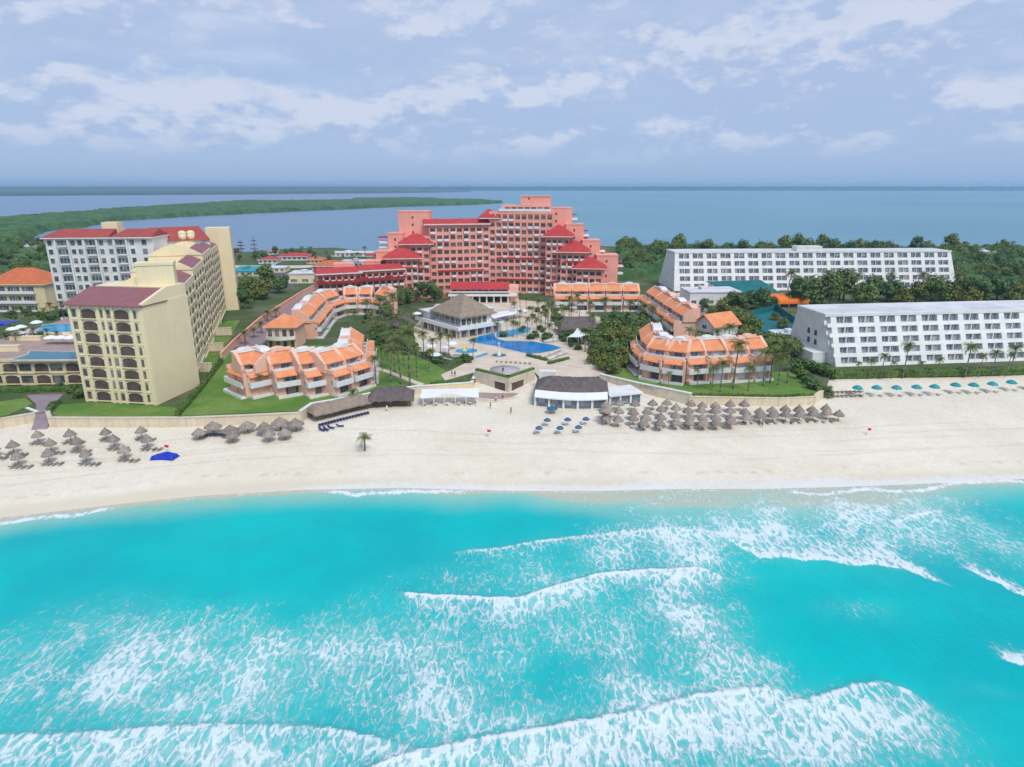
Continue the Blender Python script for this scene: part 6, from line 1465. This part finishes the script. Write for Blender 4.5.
for i, (px, py) in enumerate(tq):
    x, y = put_umb('teal', px, py, 2.6, 2.3, (.88, .88, 1.15), 'teal umbrella in the row before the nearer white hotel, ' + nth(i, len(tq)), 'teal umbrellas')
    for dx in (-1.3, 1.3): put_lounger('plastic', x + dx, y - .4, math.pi + uni(-.1, .1), 'white lounger beside a teal umbrella', 'white loungers under the teal umbrellas')
for k in range(14):
    x, y = G(834 + (k % 7) * 4.4, 393.4 + 3.4 * (k // 7) - (k % 7) * .12, 2.2); put_lounger('lounger', x, y, math.pi, 'grey lounger parked in two rows near the last palapa, ' + ('back' if k < 7 else 'front') + ' row', 'parked grey loungers ' + ('back' if k < 7 else 'front'))
bq = sorted([(539, 427), (560, 427), (578.5, 426.3), (547.3, 420), (567.7, 419.6), (586, 419)])
for i, (px, py) in enumerate(bq):
    x, y = put_umb('bluegrey', px, py, 1.9, 1.5, (.66, .66, .9), 'steel blue umbrella on the sand before the beach club, ' + nth(i, 6), 'steel blue umbrellas')
    for dx in (-.9,): put_lounger('plastic', x + dx, y + .3, math.pi + uni(-.2, .2), 'pale lounger beside a steel blue umbrella', 'pale loungers before the beach club')
p = G(552, 413, 2.0); UMB['bluegrey'].put((p[0], p[1], bz(*p)), .3, (1.1, 1.1, .75), 'low flat steel blue umbrella nearest the beach club front', 'steel blue umbrellas')
wq = [(424, 347.5), (436, 352), (444, 345.5), (417, 311.5), (431, 343), (559, 304.5), (573, 305.5), (452, 341)]
wq.sort()
for i, (px, py) in enumerate(wq): put_umb('canvas', px, py, DZ, 2.8, .8, 'white parasol on the pool deck, ' + nth(i, len(wq)), 'white parasols on the pool deck')
for px, py, i in UMBL: put_umb('canvas', px, py, Z + 7.45, 2.6, .8, 'white parasol on the podium roof, ' + nth(i, 8), 'white parasols on the podium roof')
p = G3(580, 345, DZ); e = E('shade_sail', 'large white shade sail on poles between the wide palapa and the pool', 'shade sail', p)
q = PG([(567, 346), (578, 349), (589, 343), (577, 339)], DZ)
g = MB(); c_ = (sum(a for a, b in q) / 4, sum(b for a, b in q) / 4)
vs = [(x, y, DZ + 3.2 + (.9 if i % 2 else 0)) for i, (x, y) in enumerate(q)]; mids = [((vs[i][0] + vs[(i + 1) % 4][0]) / 2 * .8 + c_[0] * .2, (vs[i][1] + vs[(i + 1) % 4][1]) / 2 * .8 + c_[1] * .2, DZ + 3.4) for i in range(4)]
g.add(vs + mids + [(c_[0], c_[1], DZ + 4.1)], [(i, i + 4, 8, 4 + (i - 1) % 4) for i in range(4)], 0, True); g.build('sail_cloth', MT['canvas'], e)
for x, y, z in vs:
    g = MB(); g.tube((x, y, DZ), (x, y, z + .05), .09, .07, 6); g.build('pole', MT['rail'], e)
# deck loungers in rows by the pools
def lrow(n, a, b, label, group, kind='plastic', rz=0.0):
    A, B = G(*a, DZ), G(*b, DZ)
    for i in range(n): LG[kind].put((lerp(A[0], B[0], i / (n - 1)), lerp(A[1], B[1], i / (n - 1)), DZ + .05), rz + uni(-.1, .1), 1.0, label, group)
lrow(12, (424, 355), (450, 361), 'white lounger in the row beside the hedge left of the paddling pool', 'loungers by the curved hedge', rz=2.6)
lrow(10, (546, 357), (560, 351), 'white lounger along the right end of the main pool', 'loungers at the right end of the main pool', rz=-.6)
lrow(10, (550, 360), (566, 353.5), 'white lounger in the second row right of the main pool', 'second lounger row by the main pool', rz=-.6)
lrow(9, (545, 343), (562, 340), 'white lounger on the far side of the main pool', 'loungers beyond the main pool', rz=.3)
lrow(8, (497, 362), (530, 364), 'white lounger on the paving above the terrace corner', 'loungers above the terrace corner', 'plastic', math.pi)
lrow(4, (446, 361.6), (454, 361.8), 'navy lounger beside the curved hedge near the paddling pool', 'navy loungers by the hedge', 'navy', math.pi)
# tables under the canopy
def table_proto():
    root = E('cafe_table', None, 'table'); g = MB(); g.lathe([(.45, .72), (.45, .76), (.01, .765)], 12); g.build('table_top', MT['rail'], root)
    g = MB(); g.tube((0, 0, 0), (0, 0, .72), .05, .05, 6); g.lathe([(.28, 0), (.25, .04), (.02, .06)], 10); g.build('table_leg', MT['bark'], root)
    return root
TBL = Proto(table_proto())
for k in range(10):
    w_ = CAN_M @ Vector((CAN_L * (.06 + .098 * k), 1.0 + 1.8 * (k % 2), 0)); TBL.put((w_.x, w_.y, bz(w_.x, w_.y) + .02), 0, 1.0, 'small table under the white scalloped canopy, ' + nth(k, 10), 'tables under the white canopy')
# blue tarpaulin heap, flags
x, y = G(163, 458, 1.3); b0 = bz(x, y); g = MB(); n, m_ = 16, 9; vs = []; fs = []
for j in range(m_):
    for i in range(n):
        u_, v_ = i / (n - 1), j / (m_ - 1); ed = min(u_, 1 - u_) * 4; ed2 = min(v_, 1 - v_) * 4; hh = min(1, ed) ** .5 * min(1, ed2) ** .5
        vs.append((x - 2.5 + 5.0 * u_ + .5 * v_, y - 1.1 + 2.4 * v_ + .35 * math.sin(u_ * 3), b0 + .02 + hh ** .4 * (.95 + .25 * math.sin(u_ * 9) * math.cos(v_ * 5) + .12 * rnd())))
for j in range(m_ - 1):
    for i in range(n - 1): a = j * n + i; fs.append((a, a + 1, a + n + 1, a + n))
g.add(vs, fs, 0, True); tag(g.build('blue_tarpaulin', MT['blue']), 'bright blue tarpaulin heap lying on the open sand', 'tarpaulin')
def flag(px, py, label):
    x, y = G(px, py + 2, 1.6); b0 = bz(x, y); e = E('beach_flag', label, 'flag', (x, y, b0))
    g = MB(); g.tube((x, y, b0 - .3), (x, y, b0 + 1.7), .035, .03, 6); g.build('pole', MT['rail'], e)
    g = MB(); n = 6; g.add([(x + .9 * i / n, y + .1 * math.sin(i * 1.3), b0 + zz - .05 * i / n) for zz in (1.05, 1.65) for i in range(n + 1)], [(i, i + 1, i + n + 2, i + n + 1) for i in range(n)], 0, True); g.build('flag_cloth', MT['red'], e)
    g = MB(); g.lathe([(.45, -.05), (.3, .25), (.03, .4)], 9, (x, y, b0)); g.build('sand_base', MT['plastic'], e)
flag(487, 434, 'small red flag on the sand below the pale steps'); flag(867, 432, 'small red flag on the sand right of the last palapa'); flag(165, 449, 'small red flag near the blue tarpaulin')

# ================================================================== SHORE BUILDINGS, TENTS, SHIP
def shed(name, label, pxa, pxb, Y, top, dep, wm, rm, roof='flat', cat='building', z=Z, h2=2.0, n=4):
    A, B = (XA(pxa, Y, 8), Y), (XA(pxb, Y, 8), Y + 1); zt = max(2.6, ZA(top, Y) - Z); e = E(name, label, cat, (A[0], A[1], z)); g = MB(); Ln = g.at(A, B, z); M = g.M.copy()
    g.box(0, Ln, 0, dep, 0, zt); g.build('wall', MT[wm], e); g = MB(); g.M = M
    if roof == 'hip': hip(g, 0, Ln, 0, dep, zt + .36, h2, .8)
    else: g.box(-.3, Ln + .3, -.3, dep + .3, zt, zt + .5); g.box(Ln * .3, Ln * .45, dep * .4, dep * .7, zt + .5, zt + 1.7)
    g.build('roof', [MT[rm], MT['white']], e); w = Wins(); nf = max(1, int(zt / 3.4))
    for k in range(nf):
        for i in range(n): w.add(M, 0, Ln * (i + .5) / n, -.02, k * 3.3 + .9, 'plain', Ln / n * .55, 1.5)
    w.build(e)
shed('service_building', 'plain cream service building beyond the top of the boundary wall', 288, 321, 372, 274.5, 16, 'cream', 'white_roof', n=3)
shed('lagoon_house', 'white house with red hip roof by the lagoon', 277, 306, 492, 262, 18, 'white', 'redroof', 'hip', 'house', n=6)
shed('lagoon_house', 'low white house with orange roof behind the low red roofed wing', 312, 347, 430, 268, 16, 'white', 'terracotta', 'hip', 'house', h2=3.0, n=6)
shed('lagoon_building', 'long low white building at the water behind the left end of the red hotel', 331, 372, 520, 255.5, 14, 'white', 'white_roof', n=9)
shed('lagoon_building', 'small white flat building right of the long white one at the water', 376, 399, 505, 256, 14, 'white', 'white_roof', n=5)
shed('teal_roofed_hall', 'hall with flat teal roof behind the cream end slab', 226, 258, 402, 272, 26, 'stone', 'teal', cat='hall', n=5)
shed('pumphouse', 'small white flat building between service building and red hotel wing', 322, 337, 395, 276, 10, 'white', 'white_roof', n=2)
shed('lagoon_house', 'pale waterside house in the mangroves at far left', 18, 40, 560, 247, 14, 'white', 'white_roof', n=5, cat='house')
shed('wood_house', 'pale roof among the trees right of the farther white hotel', 984, 996, 480, 252, 12, 'white', 'white_roof', n=3, cat='house')
shed('pool_house', 'low white flat building with terrace between right villas and nearer white hotel', 782, 822, 222, 351, 10, 'white', 'white_roof', n=3)
shed('terrace_building', 'low white terraced building before the farther white hotel', 690, 742, 300, 293, 16, 'white', 'white_roof', n=6)
shed('shop_building', 'low cream shop with flat roof left of the service building', 262, 284, 420, 270, 12, 'cream', 'white_roof', n=4, cat='shop')
shed('shop_building', 'small peach building with terracotta roof beside the lagoon houses', 306, 322, 470, 262, 12, 'pinkv', 'terracotta', 'hip', 'shop', n=4)
shed('shop_building', 'long low white shop row behind the low red roofed wing', 340, 376, 452, 262, 12, 'white', 'white_roof', cat='shop', n=8)
shed('shop_building', 'white shop with red roof close to the teal roofed hall', 258, 276, 470, 262, 12, 'white', 'redroof2', 'hip', 'shop', n=4)
shed('lagoon_building', 'tiny pale jetty house at the water right of the ship', 268, 276, 535, 255, 8, 'white', 'terracotta', 'hip', n=2)
shed('gate_house', 'small salmon gate house at the top of the boundary wall', 322, 331, 345, 283, 6, 'pinkv', 'redroof', 'hip', 'gate house', n=2)
sheet('car_park', [(258, 290), (286, 288), (322, 277), (318, 271), (262, 273)], MT['asphalt'], Z, .03)
sheet('shore_road', [(-60, 268), (300, 268), (400, 263), (400, 261), (300, 265.5), (-60, 265.5)], MT['stone'], Z, .03)
# teal sloping shade roof and orange barrel awning
A, B = G(737, 303, Z), G(782, 301, Z); e = E('teal_shade_roof', 'sloping teal shade roof before the farther white hotel', 'shade roof', (A[0], A[1], Z))
g = MB(); Ln = g.at(A, B, Z); g.hexa([(0, 0, 3.4), (Ln, 0, 3.0), (Ln + 1, 20, 7.2), (-6, 20, 7.6)], [(0, 0, 3.6), (Ln, 0, 3.2), (Ln + 1, 20, 7.4), (-6, 20, 7.8)]); g.build('roof_sheet', MT['teal_net'], e)
for i in range(5):
    for t, h_ in ((.5, 3.2), (19, 7.0)):
        g = MB(); g.at(A, B, Z); x = Ln * i / 4; g.tube((x, t, -.2), (x, t, h_), .15, .15, 6); g.build('post', MT['rail'], e)
A, B = G(770, 308, Z), G(808, 307, Z); e = E('orange_tent', 'bright orange barrel roofed tent beside the teal shade roof', 'tent', (A[0], A[1], Z))
g = MB(); Ln = g.at(A, B, Z); n = 10; prof = [(6 - 6 * math.cos(math.pi * i / n), 2.6 + 2.8 * math.sin(math.pi * i / n)) for i in range(n + 1)]
for i in range(n):
    (t0, z0), (t1, z1) = prof[i], prof[i + 1]; g.hexa([(-.4, t0, z0), (Ln + .4, t0, z0), (Ln + .4, t1, z1), (-.4, t1, z1)], [(-.4, t0, z0 + .12), (Ln + .4, t0, z0 + .12), (Ln + .4, t1, z1 + .12), (-.4, t1, z1 + .12)])
g.box(0, Ln, -.05, .05, 1.6, 2.7); g.build('tent_roof', MT['orange_cv'], e)
for i in range(5):
    for t in (.3, 11.7):
        g = MB(); g.at(A, B, Z); x = Ln * i / 4; g.tube((x, t, -.2), (x, t, 2.7), .14, .14, 6); g.build('post', MT['rail'], e)
A, B = G(755, 318, Z), G(775, 312, Z); e = E('court_fence', 'teal netting fence around the teal court', 'fence', (A[0], A[1], Z))
fp = PG([(752, 318), (775, 312), (800, 330), (801, 345), (782, 344), (760, 332), (752, 318)], Z)
g = MB(); h_ = MB()
for i in range(6):
    Ln = g.at(fp[i], fp[i + 1], Z); 
    if i in (0, 1, 2): g.box(0, Ln, -.03, .03, .9, 3.4)
    h_.at(fp[i], fp[i + 1], Z); h_.tube((0, 0, 0), (0, 0, 3.6), .06, .06, 6)
g.build('netting', MT['teal_net'], e); h_.build('posts', MT['bark'], e)
# two-masted ship at the lagoon edge
sy = 566; sx = XA(248, sy, 2); e = E('wooden_ship', 'brown wooden ship with two bare masts moored at the lagoon edge', 'ship', (sx, sy, .2))
g = MB(); n = 14; vs = []; fs = []
for i in range(n + 1):
    t = i / n; x = -13 + 26 * t; w_ = 3.2 * (1 - abs(2 * t - 1) ** 3.0) + .12; sh = 2.6 + 2.4 * (2 * t - 1) ** 2
    vs += [(sx + x, sy - w_, .2 + sh), (sx + x, sy - w_ * .6, -.2), (sx + x, sy + w_ * .6, -.2), (sx + x, sy + w_, .2 + sh)]
for i in range(n):
    a = i * 4
    for k in range(3): fs.append((a + k, a + 4 + k, a + 5 + k, a + 1 + k))
    fs.append((a + 3, a + 7, a + 4, a))
g.add(vs, fs); g.build('hull', MT['hull'], e)
for dx, hh, mm in ((-5.5, 11, 'red'), (6, 14, 'navy')):
    g = MB(); g.tube((sx + dx, sy, 1), (sx + dx, sy, hh + 3), .35, .2, 7); g.build('mast', MT['wood'], e)
    for k in range(3): g = MB(); z = 6 + hh * .25 * k; g.tube((sx + dx - 3 + .5 * k, sy, z), (sx + dx + 3 - .5 * k, sy, z), .5, .5, 7); g.build('furled_sail', MT['hull' if mm == 'red' else 'bark'], e)
g = MB(); g.box(sx - 12, sx - 8, sy - 2.2, sy + 2.2, 4, 6.4); g.build('stern_cabin', MT['hull'], e)
# pale buildings on the far shore
FB = ((418, 3, 44), (426, 7, 44), (449, 6, 42), (497, 4, 40), (743, 4, 50), (766, 2.2, 46), (822, 3, 48), (871, 2, 56), (893, 2.5, 50), (915, 2, 62), (947, 3, 56), (970, 2.5, 64), (984, 2, 58), (1003, 3, 50))
for i, (px, w_, h_) in enumerate(FB):
    Y = 10800 + 160 * (i % 5); a = XA(px, Y); wv_ = w_ / F * Y; e = E('far_building', 'pale far building on the horizon shore, ' + nth(i, len(FB)), 'building', (a, Y - 900, 2), 'far shore buildings'); g = MB()
    h_ = h_ * .5 + 38; Y -= 100; g.box(a - wv_ / 2, a + wv_ / 2, Y - 360, Y - 260, 2, h_); g.box(a - wv_ / 5, a + wv_ / 4, Y - 340, Y - 280, h_, h_ + 6); g.build('wall', MT['white'], e)

# ================================================================== PEOPLE
def person_proto(name, pose, seed):
    V = {'pel': (0, 0, .95), 'che': (0, .0, 1.32), 'neck': (0, 0, 1.48), 'head': (0, -.02, 1.60), 'top': (0, -.01, 1.73)}
    edges = [('pel', 'che'), ('che', 'neck'), ('neck', 'head'), ('head', 'top')]; R_ = {'pel': .15, 'che': .17, 'neck': .065, 'head': .105, 'top': .075}
    sw = .16 if pose == 'walk' else .03
    for s_, k in ((1, 'l'), (-1, 'r')):
        V.update({'sh' + k: (.18 * s_, 0, 1.40), 'el' + k: (.25 * s_, .04 * s_, 1.12), 'wr' + k: (.25 * s_, -.08 + .1 * s_ * (sw > .1), .88), 'ha' + k: (.25 * s_, -.11 + .1 * s_ * (sw > .1), .79),
                  'hip' + k: (.10 * s_, 0, .88), 'kn' + k: (.11 * s_, -sw * s_ * .6 - .02, .49), 'an' + k: (.11 * s_, sw * -s_, .09), 'to' + k: (.12 * s_, sw * -s_ - .17, .04)})
        edges += [('che', 'sh' + k), ('sh' + k, 'el' + k), ('el' + k, 'wr' + k), ('wr' + k, 'ha' + k), ('pel', 'hip' + k), ('hip' + k, 'kn' + k), ('kn' + k, 'an' + k), ('an' + k, 'to' + k)]
        R_.update({'sh' + k: .075, 'el' + k: .05, 'wr' + k: .035, 'ha' + k: .04, 'hip' + k: .105, 'kn' + k: .065, 'an' + k: .045, 'to' + k: .04})
    ks = list(V); me = bpy.data.meshes.new('body'); me.from_pydata([V[k] for k in ks], [(ks.index(a), ks.index(b)) for a, b in edges], [])
    o = bpy.data.objects.new('body', me); col.objects.link(o); md = o.modifiers.new('s', 'SKIN'); sd_ = o.modifiers.new('d', 'SUBSURF'); sd_.levels = 1; sd_.render_levels = 1
    if not me.skin_vertices: bm = bmesh.new(); bm.from_mesh(me); bm.verts.layers.skin.verify(); bm.to_mesh(me); bm.free()
    for i, k in enumerate(ks): me.skin_vertices[0].data[i].radius = (R_[k], R_[k] * (.72 if k in ('pel', 'che') else 1)); me.skin_vertices[0].data[i].use_root = (k == 'pel')
    dg = bpy.context.evaluated_depsgraph_get(); dg.update(); m2 = bpy.data.meshes.new_from_object(o.evaluated_get(dg)); bpy.data.objects.remove(o)
    m2.materials.clear(); m2.materials.append(MT['skin']); m2.name = 'body'
    return m2
BODY = [person_proto('person', 'stand', 1), person_proto('person', 'walk', 2)]
def person(px, py, z, rz, shirt, shorts, label, pose=0):
    x, y = G(px, py, z); z = bz(x, y) if z < 3.3 else z
    e = E('person', label, 'person', (x, y, z)); e.rotation_euler = (0, 0, rz); obj('body', BODY[pose], e)
    def part(n, prof, m, k=.75, off=0):
        g = MB(); g.lathe(prof, 12); me = g.mesh(n, m); o = obj(n, me, e); o.scale = (1, k, 1); o.location = (0, off, 0)
    if shirt: part('shirt', [(.16, .92), (.175, 1.05), (.19, 1.25), (.20, 1.38), (.10, 1.46)], shirt, .82)
    part('shorts', [(.205, .62), (.20, .80), (.175, .95), (.16, 1.0)], shorts)
    part('hair', [(.115, 1.60), (.125, 1.68), (.10, 1.76), (.01, 1.80)], MT['hair'], .95, .015)
pe = [(496, 401, 2.2, .3, 'white', 'navy', 'person in white shirt standing on the pale steps, left of the pair', 0), (503, 399.5, 2.2, -.8, 'red', 'hair', 'person in red shirt walking up the pale steps', 1), (490.5, 408.5, 2.0, 1.5, 'hair', 'hair', 'person in dark clothes standing at the foot of the steps', 0),
      (452, 376, DZ, 2.2, 'red', 'navy', 'person in red on the paving above the yellow wall', 1), (455, 376.5, DZ, .5, 'navy', 'hair', 'person in navy on the paving above the yellow wall', 0), (503, 372.8, 6.62, 3, 'navy', 'navy', 'person in navy on the pointed terrace', 0),
      (387, 411, 2.0, .4, 'white', 'white', 'person in white in front of the dark thatched bar', 0), (604, 373, DZ, 1, 'hair', 'hair', 'person in black by the gate above the beach club', 0), (511, 414, 1.9, .2, None, 'red', 'bather in red shorts on the sand below the steps', 1), (762, 428, 1.6, 1.8, None, 'navy', 'bather in navy shorts walking before the big palapa cluster', 1),
      (520, 347.5, DZ, .4, None, 'navy', 'bather beside the near edge of the main pool', 0)]
for px, py, z, rz, a, b, lab, ps in pe: person(px, py, z, rz, MT[a] if a else None, MT[b], lab, ps)
